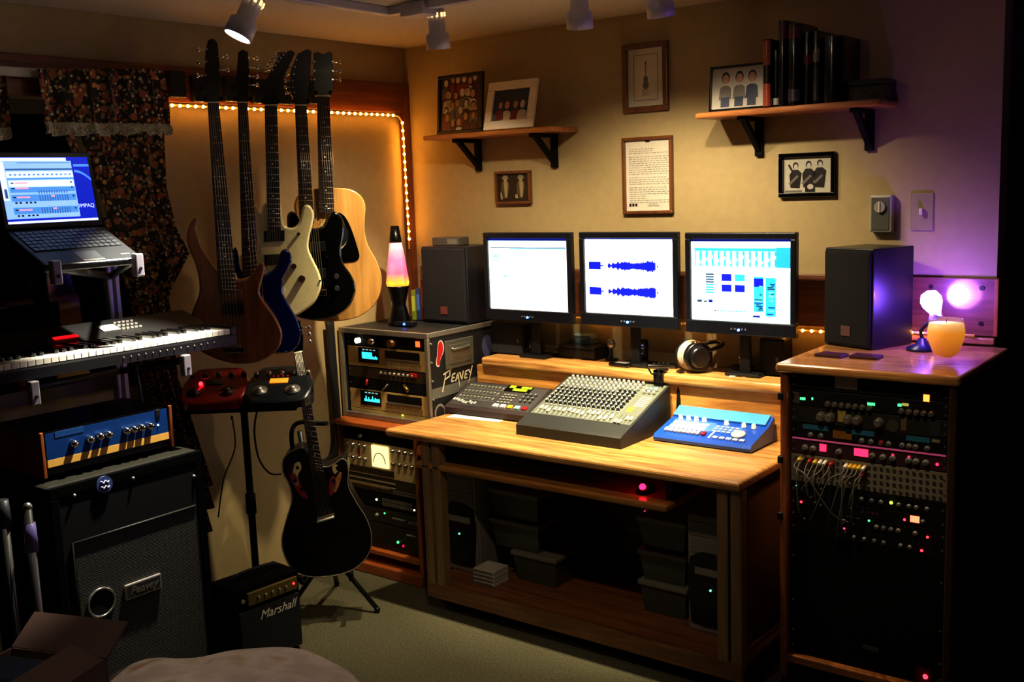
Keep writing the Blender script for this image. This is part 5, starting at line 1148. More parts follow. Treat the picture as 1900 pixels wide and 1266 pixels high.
hanger('black hanger block behind the cream guitar headstock', 476, 170, (gC, (502, 188)))
hanger('black hanger block behind the black guitar headstock', 521, 172, (gD, (558, 188)))
hanger('black hanger block behind the acoustic guitar headstock', 579, 172, (gE, (599, 172)))

# dark stage acoustic on its stand
go = dep(607, 1070, 4.15)
dk = mat('wine black lacquer', '070304', .4, coat=.15, spec=.3); RZO = .75
leafs = [('leaf_inlay', smooth_loop(p, 3), -.002, .001, m_) for p, m_ in (
  ([(546,862),(556,858),(559,870),(552,884),(556,900),(549,902),(543,886)], mat('leaf cream', 'e0c48c', .4)), ([(537,884),(548,878),(556,896),(566,915),(572,925),(560,922),(547,905)], mat('leaf wine', '8a1c2c', .4)), ([(533,868),(544,862),(542,878),(534,884)], mat('leaf dark', '2c1410', .4)),
  ([(616,866),(624,862),(628,872),(622,880),(618,876)], mat('leaf cream', 'e0c48c', .4)), ([(627,880),(634,878),(630,898),(622,914),(616,906)], mat('leaf tan', 'b87a44', .4)), ([(612,890),(620,884),(624,900),(616,920),(610,914)], mat('leaf wine', '8a1c2c', .4)))]
leafs += [('leaf_hole', [(x+r*math.cos(a), y+r*math.sin(a)) for a in [2*PI*i/10 for i in range(10)]], -.0026, .0, BLKM) for x, y, r in ((552,868,3.5), (548,892,4), (560,908,3.5), (627,869,4.5), (619,892,4))]
gF = guitar('acoustic_guitar', 'dark round backed guitar with leaf shaped inlays, standing on the floor', go, RZO,
  [(524,860),(530,846),(544,836),(560,832),(574,845),(590,862),(606,867),(622,860),(634,852),(643,857),(646,874),(646,902),(661,932),(678,959),(688,987),(688,1016),(676,1040),(650,1060),(608,1070),(566,1069),(540,1054),(526,1026),(523,999),(532,962),(541,930),(537,902),(526,880)],
  (dk, mat('bowl back black', '0a0809', .35)), .11, [(545,655),(561,652),(577,874),(601,880)], ROSE, [(545,655),(562,652),(563,625),(557,596),(549,593),(541,600),(541,628)], mat('black head', '0c0a0a', .25, coat=.4), 6, [(588,966),(621,956)],
  pegs=[(543,610,-1),(543,623,-1),(543,637,-1),(560,608,1),(561,621,1),(562,635,1)], pads=leafs, cat='acoustic guitar', bev=.004)
gF[0]['category'] = 'guitar'
x0, z0 = gF[1].L(588, 967); x1, z1 = gF[1].L(620, 957); part('saddle', B().tube([(x0, -.016, z0), (x1, -.016, z1)], .0025, 6), IVO, gF[0])
b = B(); rim = smooth_loop([gF[1].L(*p) for p in [(524,860),(530,846),(544,836),(560,832)]][:0] or [gF[1].L(*p) for p in [(524,860),(530,846),(544,836),(560,832),(574,845),(590,862),(606,867),(622,860),(634,852),(643,857),(646,874),(646,902),(661,932),(678,959),(688,987),(688,1016),(676,1040),(650,1060),(608,1070),(566,1069),(540,1054),(526,1026),(523,999),(532,962),(541,930),(537,902),(526,880)]], 5)
part('binding', b.tube([(x, -.0005, z) for x, z in rim], .0022, 5, closed=True), mat('binding pale', '8a8070', .4), gF[0])
st = thing('guitar_stand', 'black tubular guitar stand carrying the dark round backed guitar', 'guitar stand', (go.x, go.y, 0), RZO)
o = V(st.location); F = Fr(o, RZO)
def SL(px, py, y): x, z = F.L(px, py, y); return V((x, y, z))
zb = go.z
part('column', B().tube([SL(590, 1000, .16), SL(556, 800, .145)], .011, 10), BLK, st)
part('neck_yoke', B().tube(spline([SL(543, 835, .03), SL(541, 805, .05), SL(548, 788, .07), SL(565, 783, .06), SL(590, 786, .05), SL(607, 786, .02)], 5), .009, 8), BLKM, st)
part('cradle', B().tube(spline([(-.1, -.05, zb+.03), (-.095, -.03, zb-.008), (-.08, .12, zb-.014), (0, .15, zb), (.08, .12, zb-.014), (.095, -.03, zb-.008), (.1, -.05, zb+.03)], 4), .009, 8), BLKM, st)
for a in (-1.2, 1.2, PI): part('leg', B().tube([(0, .15, zb+.05), (.0+.2*math.sin(a), .15-.24*math.cos(a), .016)], .01, 8).sph((.2*math.sin(a), .15-.24*math.cos(a), .013), .013, n=10), BLK, st)
part('hub', B().cyl((0, .15, zb-.03), (0, .15, zb+.16), .016, n=12), BLK, st)

# ------------------------------------------------------------------ curtain
FLO = floral('dark floral cotton'); LACE = ramp_noise('cream lace', [(.3, '6a6252'), (.6, 'cfc5ac')], 160, .95, bump=.5)
def sheet(left, right, nf, amp, x0=.06, ph=0.0, nu=90, nv=24, flat_top=.5):
    def at(pl, v):
        s = v*(len(pl)-1); i = min(int(s), len(pl)-2); f = s-i; return (pl[i][0]*(1-f)+pl[i+1][0]*f, pl[i][1]*(1-f)+pl[i+1][1]*f)
    def fn(u, v):
        a = onx(*at(left, v), x0); c = onx(*at(right, v), x0); p = a.lerp(c, u)
        k = amp*(flat_top+(1-flat_top)*v)
        return V((x0+k*math.sin(u*2*PI*nf+ph+.6*math.sin(v*3))+.3*k*math.sin(u*2*PI*nf*2.3+1), p.y+.3*k*math.cos(u*2*PI*nf+ph), p.z+.004*math.sin(u*2*PI*nf*1.0+ph)*v))
    return B().grid(fn, nu, nv)
cu = thing('window_curtain', 'dark floral curtain with lace edged valance, tied beside the window', 'curtain', (0, 0, 0))
part('valance', sheet([(66,128),(72,190),(76,228)], [(303,128),(308,185),(313,232)], 6, .022, .085), FLO, cu)
part('lace_trim', sheet([(76,226),(78,250)], [(313,230),(316,250)], 6, .024, .09, nv=3, flat_top=1), LACE, cu)
part('curtain_panel', sheet([(112,245),(150,340),(196,455),(232,560),(250,700),(330,900),(366,1085)], [(300,245),(302,350),(318,425),(340,470),(300,545),(318,700),(386,900),(396,1060)][:7], 4, .045, .07), FLO, cu)
part('tie_ruffle', sheet([(300,430),(300,450),(308,505)], [(322,428),(346,468),(312,508)], 1.5, .012, .1, nu=24, nv=8), FLO, cu)
part('lining_strip', sheet([(115,240),(150,330),(176,400)], [(150,240),(185,330),(200,400)], 1.5, .01, .045, nu=20, nv=8), mat('curtain lining', '6a5c3a', .9), cu)
cv = thing('window_valance', 'end of a dark floral valance with lace at the left picture edge', 'curtain', (0, 0, 0))
part('valance', sheet([(-120,140),(-120,235)], [(8,140),(15,238)], 3, .02, .085, nu=40), FLO, cv); part('lace_trim', sheet([(-120,236),(-120,258)], [(15,236),(16,258)], 3, .022, .09, nu=40, nv=3, flat_top=1), LACE, cv)
rd = thing('curtain_rod', 'pale curtain rod crossing the dark window gap', 'curtain rod', (.05, -1.6, 2.135)); part('rod', B().box(-.008, .008, -.75, .24, -.016, .016, bev=.004), mat('rod white', 'b9b6a8', .4), rd)
for y in (-.73, .22): part('bracket', B().box(-.05, -.006, y-.012, y+.012, -.012, .012), mat('rod white', 'b9b6a8', .4), rd)

# ------------------------------------------------------------------ keyboard stand, laptop, stage keyboard
RH = PI/2                                        # front faces the room (+x): local x = world y
KX, KZ = .63, 1.262
cy0 = onx(210, 560, .165).y
ks_ = thing('keyboard_stand', 'silver column stand with two tiers of arms on the left', 'keyboard stand', (.165, cy0, 0), RH)
part('column', B().box(-.024, .024, -.016, .016, .03, 1.53, bev=.006).box(-.006, .006, -.018, -.014, .05, 1.52, m=1), [mat('column lilac alloy', '9a93a8', .35, .5), DGR], ks_)
for s in (-1, 1): part('foot', B().tube([(0, -.0, .06), (s*.3, .0, .02)], .018, 10), DGR, ks_)
part('foot', B().tube([(0, 0, .06), (0, .1, .02)], .018, 10), DGR, ks_)
def arm(px, py, x, z_top, py_w):
    p = onx(px, py, x); lx = p.y-cy0; ly = -(x-.165)
    b = B().tube([(0, 0, z_top-.1), (lx, ly+.03, z_top-.022)], .012, 8)
    part('support_arm', b, DGR, ks_)
    part('arm_end', B().box(lx-.014, lx+.014, ly-.006, ly+.02, z_top-.07, z_top-.0, bev=.004).cyl((lx, ly-.006, z_top-.045), (lx, ly-.009, z_top-.045), .005, n=10, m=1), [mat('arm end alloy', 'a49fa4', .35, .6), BLKM], ks_)
arm(62, 705, .64, 1.2035, 0); arm(345, 655, .64, 1.2035, 0)
arm(104, 490, .665, 1.54, 0); arm(256, 465, .665, 1.54, 0)
LY = (onx(92, 500, .64).y+onx(256, 470, .64).y)/2; tilt = .44
lp_ = thing('laptop', 'open laptop with a bright blue software screen on the top tier', 'laptop', (.645, LY, 1.525), RH)
Wl, Dl = .315, .235
base = part('keyboard_deck', B().box(-Wl/2, Wl/2, 0, Dl, -.024, 0, bev=.006), mat('laptop charcoal', '232528', .4, .3), lp_, rot=(tilt, 0, 0))
kb = B()
for r_ in range(6):
    for c_ in range(15): kb.box(-.14+c_*.0187, -.14+c_*.0187+.0155, .09+r_*.0215, .09+r_*.0215+.017, 0, .0035)
part('keys', kb, mat('laptop keys', '2e3033', .35), base); part('touchpad', B().box(-.035, .035, .022, .07, 0, .001), mat('laptop touchpad', '4a4c50', .3, .4), base); part('touchpad_button', B().box(-.035, .035, .008, .018, 0, .002).box(.1, .13, .03, .036, 0, .0015), ALU, base)
hy, hz = Dl*math.cos(tilt), Dl*math.sin(tilt)
lid = part('lid', B().box(-Wl/2, Wl/2, -.0, .012, 0, .232, bev=.004), mat('laptop black', '111215', .35), lp_, loc=(0, hy-.005, hz+.002), rot=(-.16, 0, 0))
s = B(); LS = [glow('laptop pale blue', '9cc8ff', 1.0), glow('laptop blue', '0a2ad0', .8), glow('laptop sky', '5aa0f0', .9), glow('laptop slate', '3c6ca8', .8), glow('laptop pink', 'f0a0b0', 1.2), glow('laptop white', 'd8e6ff', 1.2), glow('laptop ink', '1c2c50', .25)]
W_, H_ = Wl-.026, .2
def R(u0, u1, v0, v1, m, k=1): quad(s, -W_/2+u0*W_, -W_/2+u1*W_, .016+v0*H_, .016+v1*H_, -.0006-.0003*k, m)
R(0, 1, 0, 1, 1, 0); R(.0, .75, .93, .99, 5); R(0, .8, .07, .94, 0, 2); R(0, 1, 0, .035, 5, 3); R(.0, .06, .35, .93, 5, 3); R(.02, .05, .38, .52, 3, 4)
R(.2, .78, .905, .915, 3, 3); R(.07, .8, .8, .825, 3, 3); R(.07, .8, .66, .68, 2, 3); R(.07, .8, .69, .78, 5, 3)
for i in range(14): R(.1+i*.05, .125+i*.05, .72, .745, 2, 4)
for v in (.6, .52, .385, .195):
    R(.08, .79, v-.055, v+.045, 2 if v != .6 else 5, 3); R(.1, .13, v, v+.018, 6, 4); R(.14, .28, v-.003, v+.02, 4, 4); R(.75, .77, v, v+.022, 6, 4)
for v in (.46, .345, .385, .155, .195):
    for i in range(12): R(.38+i*.028, .39+i*.028, v-.02, v+.03, 3, 4)
for v in (.31, .115):
    for i in range(5): R(.11+i*.045+(.02 if i > 1 else 0), .135+i*.045+(.02 if i > 1 else 0), v-.012, v+.014, 6, 5)
for v in (.385, .195): R(.51, .55, v+.005, v+.03, 4, 5)
pts = [(.82+.18*q, .78-.14*q*q) for q in [i/8 for i in range(9)]]
for (a, c), (d_, e_) in zip(pts, pts[1:]): s.poly([(-W_/2+a*W_, -.0013, .016+(c-.02)*H_), (-W_/2+d_*W_, -.0013, .016+(e_-.02)*H_), (-W_/2+d_*W_, -.0013, .016+(e_+.02)*H_), (-W_/2+a*W_, -.0013, .016+(c+.02)*H_)], 2)
R(.82, 1, .85, .89, 2, 2)
part('screen', s, LS, lid)
part('lettering', B().text('COMPAQ', .017, tfront(W_*.485, -.0009, .016+.235*H_), align='RIGHT', extrude=.0001), LS[5], lid)
# stage keyboard
y1 = onx(427, 611, KX).y; NW = 37; PW = .0233; y0 = y1-NW*PW; yc = (y0+y1)/2
kt = thing('stage_keyboard', 'long black stage keyboard with white keys brightly lit, lower tier', 'keyboard', (KX, yc, KZ-.055), RH); hw = (y1-y0)/2
prof = [(0, 0), (0, .03), (.002, .036), (.15, .036), (.155, .062), (.29, .105), (.3, .1), (.3, 0)]
b = B(); n = len(prof)
vs = [(x, y, z) for x in (-hw-.02, hw+.022) for y, z in prof]; b.add(vs, [tuple(range(n))[::-1], tuple(range(n, 2*n))]+[(i, (i+1) % n, n+(i+1) % n, n+i) for i in range(n)])
b.box(hw, hw+.022, 0, .155, .03, .062, bev=.004)
part('keyboard_case', b, mat('keyboard case black', '141414', .4), kt)
wk = B().box(-PW/2+.0006, PW/2-.0006, .001, .148, .037, .056, bev=.002).mesh('white_key', [mat('key white', 'e9e5d8', .25, coat=.4)]); bk = B().box(-.0068, .0068, .05, .148, .05, .068, bev=.003).mesh('black_key', [mat('key black', '0c0b0b', .25, coat=.4)])
for i in range(NW): link('white_key', wk, kt, (hw-PW*(i+.5), 0, 0))
for i in range(1, NW):
    if (i % 7) in (2, 3, 4, 6, 0): link('black_key', bk, kt, (hw-PW*i, 0, 0))
b = B(); SK = Slope(2*hw, .16, .064, .285, .1035)
for i in range(14): b.cyl((hw-.40+i*.0255, 0, .02), (hw-.40+i*.0255, -.003, .02), .0022, n=8)
part('front_dot_row', b, mat('front print', '8d887a', .4), kt)
b = B()
for i in range(5):
    for j in range(3):
        q = SK.p(.69+i*.018, .35+j*.2, 0); b.box(q.x-.005, q.x+.005, q.y-.004, q.y+.004, q.z, q.z+.006)
part('button_group', b, mat('keyboard chrome buttons', 'd0ccc0', .2, .7), kt)
b = B(); SK.block(b, .61, .68, .35, .7, .003); part('screen', b, mat('keyboard dim screen', '8f9088', .3), kt)
rx0 = (onx(97, 588, KX-.2).y-yc)/(2*hw)+.5; rx1 = (onx(141, 585, KX-.2).y-yc)/(2*hw)+.5
b = B(); SK.block(b, rx0, rx1, .3, .42, .003); part('red_readout', b, glow('red readout', 'd81018', 2.0), kt)

# ------------------------------------------------------------------ bass amplifier and cabinet
AX = .67
ca = thing('speaker_cabinet', 'tall black bass cabinet with silver grille and round port', 'speaker cabinet', (AX, -2.028, 0), RH); F = Fr(ca.location, RH)
w, h = .52, .892
TOL = ramp_noise('black vinyl covering', [(.3, '020202'), (.7, '040404')], 220, .85, bump=.4, dist=.001, spec=.05)
part('shell', B().box(-w/2, w/2, .012, .4, .03, h, bev=.012), mat('cabinet lit top vinyl', '1d1b13', .7, spec=.15), ca)  # shell vinyl toned lighter than the frame, painting in lamplight on its top
b = B()
for q in ((-w/2, w/2, 0, .014, h-.035, h), (-w/2, w/2, 0, .014, .03, .07), (-w/2, -w/2+.03, 0, .014, .07, h-.035), (w/2-.03, w/2, 0, .014, .07, h-.035)): b.box(*q, bev=.004)
part('front_frame', b, TOL, ca)
part('upper_baffle', B().box(-w/2+.03, w/2-.03, .004, .014, .07, h-.035), BLKM, ca)
part('grille', B().box(-w/2+.06, w/2-.04, .002, .012, .07, .715), weave('silver cane grille', '55523f', '050504', 40, .7, .0), ca)
part('grille_piping', B().tube([(-w/2+.058, 0, .07), (-w/2+.058, 0, .715), (w/2-.04, 0, .715)], .0035, 6), mat('piping dark', '26241e', .5), ca)
x, z = F.L(188, 1118); part('port', B().cyl((x, .001, z), (x, -.001, z), .042, n=32), BLKM, ca); part('port_ring', B().tube([(x+.043*math.cos(2*PI*i/32), -.002, z+.043*math.sin(2*PI*i/32)) for i in range(32)], .004, 8, closed=True), mat('port chrome', 'bdbab0', .2, .9), ca)
xa, za = F.L(231, 1108); xb, zb_ = F.L(297, 1070); zc = (za+zb_)/2
part('badge', B().box(xa, xb, -.008, .002, zc-.025, zc+.025, bev=.004).box(xa+.006, xb-.006, -.0085, -.008, zc-.019, zc+.019, m=1), [mat('badge chrome', 'b8b4a8', .25, .8), mat('badge dark', '24221e', .4)], ca)
part('badge_script', B().text('Peavey', .034, tfront((xa+xb)/2, -.009, zc), shear=.3), mat('badge script', '8a867a', .3, .7), ca)
x, z = F.L(193, 899); bd = B().cyl((x, 0, z), (x, -.004, z), .026, n=28); part('round_emblem', bd, mat('emblem blue', '3c4c80', .4), ca)
part('emblem_wave', B().tube([(x-.014+.028*i/10, -.005, z+.008+.004*math.sin(i*1.3)) for i in range(11)], .002, 5).tube([(x-.014+.028*i/10, -.005, z-.008+.004*math.sin(i*1.3)) for i in range(11)], .002, 5), mat('emblem white', 'b9bcd0', .4), ca)
for px, py in ((247, 888), (138, 920), (360, 884)): x, z = F.L(px, py); part('stud', B().sph((x, -.0, z), .006, n=8), ALU, ca)
for x in (-w/2+.05, w/2-.05): part('foot', B().cyl((x, .05, 0), (x, .05, .03), .022, n=14), BLK, ca); part('foot', B().cyl((x, .37, 0), (x, .37, .03), .022, n=14), BLK, ca)
AXH = .597
ah = thing('amplifier_head', 'blue bass amplifier head with gold strip and chrome knobs on the cabinet', 'amplifier', (AXH, (onx(88, 865, AXH).y+onx(314, 808, AXH).y)/2, .8925), RH); F = Fr(ah.location, RH); w = .42
hx = F.L(312, 755)[1]; h = max(.15, hx)
part('enclosure', B().box(-w/2, w/2, .01, .27, .014, h, bev=.008), BLK, ah)
gz0 = F.L(200, 842)[1]; gz1 = gz0+.022
part('front_panel', B().box(-w/2+.006, w/2-.006, 0, .012, gz1, h-.008), mat('amp panel blue', '0a3670', .35, .2), ah)
part('gold_strip', B().box(-w/2+.006, w/2-.006, -.001, .012, gz0, gz1), mat('amp strip gold', 'dcae58', .35, .2), ah)
for s in (-1, 1): part('wood_cheek', B().box(min(s*w/2, s*(w/2+.012)), max(s*w/2, s*(w/2+.012)), -.004, .27, .012, h, bev=.003), wood('amp cheek wood', '5a2c10', '8a4c1e', 'Z'), ah)
ak = B().lathe([(.0115, 0), (.0115, .008), (.009, .02), (.0001, .021)], n=16).mesh('knob', [CHR])
for px, py in ((135, 823), (165, 815), (183, 809), (199, 806), (232, 799), (246, 796), (260, 793), (276, 790)): x, z = F.L(px, py); link('knob', ak, ah, (x, 0, z), (PI/2, 0, 0))
x, z = F.L(293, 789); part('indicator_light', B().sph((x, -.001, z), .003, n=8), glow('amp green light', 'a8ffc0', 5), ah)
x, z = F.L(128, 802); part('maker_plate', B().box(x-.045, x+.045, -.0012, .001, z-.009, z+.009, bev=.0005), mat('amp faint print', '123f74', .4), ah)
x, z = F.L(292, 767); part('rocker_switch', B().box(x-.008, x+.008, -.004, .0, z-.012, z+.012, bev=.002), BLK, ah)
for x in (-w/2+.05, w/2-.05): part('foot', B().cyl((x, .04, 0), (x, .04, .014), .015, n=12), BLKM, ah); part('foot', B().cyl((x, .23, 0), (x, .23, .014), .015, n=12), BLKM, ah)
p = onx(262, 745, .5)
t = single('drum_stick', B().cyl((0, 0, 0), (0, -.01, .12), .004, n=8).sph((0, -.01, .12), .006, n=8), mat('pale stick', '8f8a90', .4), 'thin pale stick standing upright on the blue amplifier head', 'stick', (.48, onx(265, 760, .48).y, .8925+h+.0005))

# small practice amplifier
mo, mr = V((.545, -1.44, 0)), 1.5; F = Fr(mo, mr)
ma = thing('practice_amplifier', 'small black practice amplifier with white script on the carpet', 'amplifier', mo, mr); w = .285
h = F.L(470, 1088)[1]; h = min(max(h, .24), .32)
part('cabinet', B().box(-w/2, w/2, .01, .17, .012, h, bev=.012), TOL, ma)
part('grille_cloth', B().box(-w/2+.012, w/2-.012, 0, .014, .02, h*.72, bev=.003), ramp_noise('amp cloth', [(.3, '0a0a0a'), (.7, '111111')], 500, .9, bump=.3, dist=.001), ma)
part('control_panel', B().box(-w/2+.05, w/2-.02, -.003, .012, h*.78, h*.93, bev=.002), mat('practice amp gold', '6a5a26', .4, .4), ma)
mk = B().cyl((0, 0, 0), (0, -.008, 0), .006, .005, 12).mesh('knob', [ALU])
for i in range(5): link('knob', mk, ma, (-.05+i*.03, -.003, h*.855))
part('indicator_light', B().sph((.105, -.004, h*.86), .004, n=10), L_RED, ma); part('input_jack', B().cyl((-w/2+.03, .01, h*.86), (-w/2+.03, -.001, h*.86), .008, n=12), CHR, ma)
part('lettering', B().text('Marshall', .047, tfront(.03, -.0008, h*.615), shear=.35), mat('script white', 'd8d4c8', .5), ma)
part('carry_handle', B().tube(spline([(-.1, .09, h), (-.085, .09, h+.018), (0, .09, h+.024), (.085, .09, h+.018), (.1, .09, h)], 4), .008, 8), BLKM, ma)
for x in (-.11, .11):
    for y in (.03, .15): part('foot', B().cyl((x, y, 0), (x, y, .012), .012, n=10), BLKM, ma)

# effects pedals on a tripod stand
pp = dep(463, 900, 4.14); PZ = .925
ps = thing('pedal_stand', 'black pole stand with a tray carrying the two effects pedals', 'stand', (pp.x, pp.y, 0), .66)
part('pole', B().cyl((0, 0, .05), (0, 0, PZ-.03), .014, n=14).cyl((0, 0, .45), (0, 0, .53), .02, n=14), BLKM, ps)
part('tray', B().box(-.2, .24, -.16, .04, PZ-.03, PZ-.012, bev=.005).box(-.2, .24, -.165, -.158, PZ-.03, PZ-.004), BLKM, ps)
for a in (.3, 2.4, 4.5): part('leg', B().tube([(0, 0, .12), (.12*math.cos(a), .12*math.sin(a), .014)], .009, 8), BLKM, ps)
def pedal(label, px, py, d, rz, body, scr):
    p = dep(px, py, d); p.z = PZ-.0115; t = thing('effects_pedal', label, 'effects pedal', p, rz); w, dp = .255, .2
    prof = [(-dp/2, 0), (-dp/2, .022), (dp/2, .075), (dp/2, 0)]; out = smooth_loop([(-w/2, 0), (-w/2+.02, -dp*.42), (-.05, -dp*.5), (.05, -dp*.5), (w/2-.02, -dp*.42), (w/2, 0), (w/2-.03, dp*.42), (.05, dp*.5), (-.05, dp*.5), (-w/2+.03, dp*.42)], 4)
    b = B(); n = len(out); zt = lambda y: .03+(y+dp/2)/dp*.095
    vs = [(x, y, 0) for x, y in out]+[(x*1, y, zt(y)-.006) for x, y in out]+[(x*.95, y*.93, zt(y)) for x, y in out]
    b.add(vs, [tuple(range(n))[::-1], tuple(range(2*n, 3*n))]+[(i, (i+1) % n, n+(i+1) % n, n+i) for i in range(n)]+[(n+i, n+(i+1) % n, 2*n+(i+1) % n, 2*n+i) for i in range(n)]); part('case', b, body, t)
    rot = (math.atan2(.095, dp), 0, 0); T = lambda x, y, hh=0: V((x, y, zt(y)+hh))
    for x in (-.07, .055): part('foot_switch', B().lathe([(.03, 0), (.03, .002), (.014, .003), (.013, .014), (.0001, .016)], n=20), ALU if scr else mat('switch dark', '3a2426', .3, .6), t, loc=T(x, -.04), rot=rot)
    for i in range(5): part('knob', B().lathe([(.011, 0), (.009, .014), (.0001, .015)], n=14), DGR if not scr else CHR, t, loc=T(-.1+i*.05, .052), rot=rot)
    part('display', B().box(-.035, .035, -.014, .014, 0, .004, bev=.001), scr or BLKG, t, loc=T(-.005, .012), rot=rot)
    return t, T
PR = mat('pedal red', '7a0f14', .25, .3, coat=.5)
t, T = pedal('red effects pedal with a bright red light on the left of the stand', 402, 745, 4.0, .66, PR, None)
part('indicator_light', B().sph(T(-.055, .0, .006), .008, n=10), L_RED, t); part('silver_badge', B().box(-.03, .0, -.006, .006, 0, .003), ALU, t, loc=T(-.03, .04), rot=(.3, 0, 0))
t, T = pedal('black effects pedal with an amber screen on the right of the stand', 520, 722, 3.98, .66, mat('pedal black', '22262a', .25, .4, coat=.4), glow('amber screen', 'e8902a', .9))
b = B()
for i in range(4): b.sph(T(-.03+i*.018, .036, .004), .004, n=8)
part('red_light_row', b, glow('dim red row', 'a02028', .6), t)
def cable(label, pts, r=.004, hexc='0c0a0a'):
    p0 = V(pts[0]); t = thing('audio_cable', label, 'cable', p0); part('cord', B().tube(spline([V(p)-p0 for p in pts], 6), r, 6), mat('cable '+hexc, hexc, .6), t); part('jack_plug', B().cyl(V((0, 0, .0)), (V(pts[1])-p0)*.12, r*1.6, n=8), DGR, t)
cable('black cable looping down from the black effects pedal to the dark guitar', [dep(478, 757, 4.08), dep(472, 800, 4.1), dep(480, 850, 4.14), dep(500, 878, 4.16), dep(522, 880, 4.18)])
cable('thin dark cable hanging below the red effects pedal', [dep(430, 772, 4.12), dep(436, 830, 4.14), dep(415, 890, 4.16), dep(405, 960, 4.18)], .003)
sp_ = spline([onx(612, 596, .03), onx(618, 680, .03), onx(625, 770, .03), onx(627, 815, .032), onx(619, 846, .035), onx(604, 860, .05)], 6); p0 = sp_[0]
tt = thing('dark_wall_band', 'black band running down the wall left of the travel case', 'strap', p0); b = B(); vs = []  # thin black band laid down the wall, curving at its foot
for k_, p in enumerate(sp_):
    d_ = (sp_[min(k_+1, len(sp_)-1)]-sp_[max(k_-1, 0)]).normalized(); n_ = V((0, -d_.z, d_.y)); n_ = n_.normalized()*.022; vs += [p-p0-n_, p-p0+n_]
b.add(vs, [(2*i, 2*i+1, 2*i+3, 2*i+2) for i in range(len(sp_)-1)], 0, True); so_ = part('band_sheet', b, mat('wall band black', '0b0908', .8), tt); md_ = so_.modifiers.new('thickness', 'SOLIDIFY'); md_.thickness = .003
part('band_peg', B().cyl((-.03, 0, .004), (.006, 0, .004), .005, n=10), DGR, tt)

# microphone stands, carton and covered stool in front
def mic_stand(label, px, py, d, top, collar):
    p = dep(px, py, d); t = thing('microphone_stand', label, 'microphone stand', (p.x, p.y, 0))
    part('pole', B().cyl((0, 0, .02), (0, 0, top), .011, n=12), mat('stand grey', '5c5a56', .3, .7), t); part('base', B().lathe([(.06, 0), (.06, .012), (.03, .026), (.0001, .026)], n=28), mat('stand base', '1a1a1c', .5), t)
    part('clutch', B().cyl((0, 0, collar), (0, 0, collar+.08), .018, .016, 14), mat('clutch lilac', '5a4f80', .4) if px > 30 else DGR, t); part('cap', B().sph((0, 0, top), .013, n=10), ALU, t)
mic_stand('microphone stand pole at the far left edge, grey collar', 19, 1060, 2.95, dep(10, 945, 2.95).z, dep(12, 975, 2.95).z)
mic_stand('microphone stand pole with a violet collar left of the cabinet', 66, 1080, 2.9, dep(46, 935, 2.9).z, dep(60, 1020, 2.9).z)
cb = dep(45, 1250, 2.6); bt_ = cb.z
cbx = thing('cardboard_box', 'open brown cardboard box in the lower left corner', 'box', (cb.x, cb.y, 0), .35); w, dp = .3, .24
CARD = mat('brown cardboard', '4a3226', .8)
b = B()
for q in ((-w/2, w/2, -dp/2, -dp/2+.006), (-w/2, w/2, dp/2-.006, dp/2), (-w/2, -w/2+.006, -dp/2, dp/2), (w/2-.006, w/2, -dp/2, dp/2)): b.box(*q, .0, bt_)
b.box(-w/2, w/2, -dp/2, dp/2, 0, .006); part('carton', b, CARD, cbx)
part('flap', B().box(0, w, -.002, .004, 0, .11), CARD, cbx, loc=(-w/2, dp/2, bt_), rot=(-1.0, 0, 0)); part('flap', B().box(0, dp*.9, -.002, .004, 0, .1), CARD, cbx, loc=(w/2, -dp*.45, bt_), rot=(-1.25, 0, PI/2))
t = thing('folded_jeans', 'dark blue folded cloth lying in the open cardboard box', 'cloth', (cb.x, cb.y, bt_-.06), .35); part('cloth', B().box(-.12, .12, -.09, .09, 0, .045, bev=.02, seg=4), ramp_noise('denim', [(.3, '10182c'), (.7, '1e2a44')], 200, .95, bump=.4), t); part('top_fold', B().box(-.1, .11, -.08, .05, .046, .08, bev=.016, seg=4), ramp_noise('denim', [], 1), t)
so = dep(395, 1338, 2.56)
sx_, sy_ = so.x, so.y; ZT = dep(480, 1190, 2.78).z
ot = thing('covered_stool', 'round stool under a pale rumpled cloth at the bottom picture edge', 'stool', (sx_, sy_, 0), .66)
def dome(u, v):
    a = 2*PI*u; k = v; R_ = .37
    r_ = R_*min(1, k*1.6)**.9 if k < .625 else R_*(1+.06*(k-.625))
    z = ZT*(1-.10*(r_/R_)**2.2) if k < .56 else ZT*(.90-.9*((k-.56)/.44))
    z = ZT-(ZT*.13)*(r_/R_)**2.5-max(0, k-.6)/.4*ZT*.87
    wr = .02*math.sin(a*5+k*4)+.004*math.sin(a*11+2)+.008*math.sin(a*3-k*9)
    return V((r_*math.cos(a)*1.05+wr*math.cos(a)*k, r_*math.sin(a)*.9+wr*math.sin(a)*k, max(.004, z+.6*wr*min(1, k*1.5)*(1 if k < .6 else .3)+.01*math.sin(4*r_*10+a*2)*k)))
part('cover_cloth', B().grid(dome, 120, 40), ramp_noise('pale rumpled cloth', [(.35, 'b8aca0'), (.55, 'd0c4b8'), (.66, 'b8a888'), (.75, 'b86a58')], 9, .95, bump=.25, dist=.01), ot)
part('seat', B().cyl((0, 0, ZT*.5), (0, 0, ZT*.78), .3, n=32), mat('stool seat', '3a302a', .7), ot)
for a in (0.8, 2.4, 3.9, 5.5): part('leg', B().cyl((.2*math.cos(a), .2*math.sin(a), 0), (.2*math.cos(a), .2*math.sin(a), ZT*.5), .02, n=10), OAK_D, ot)

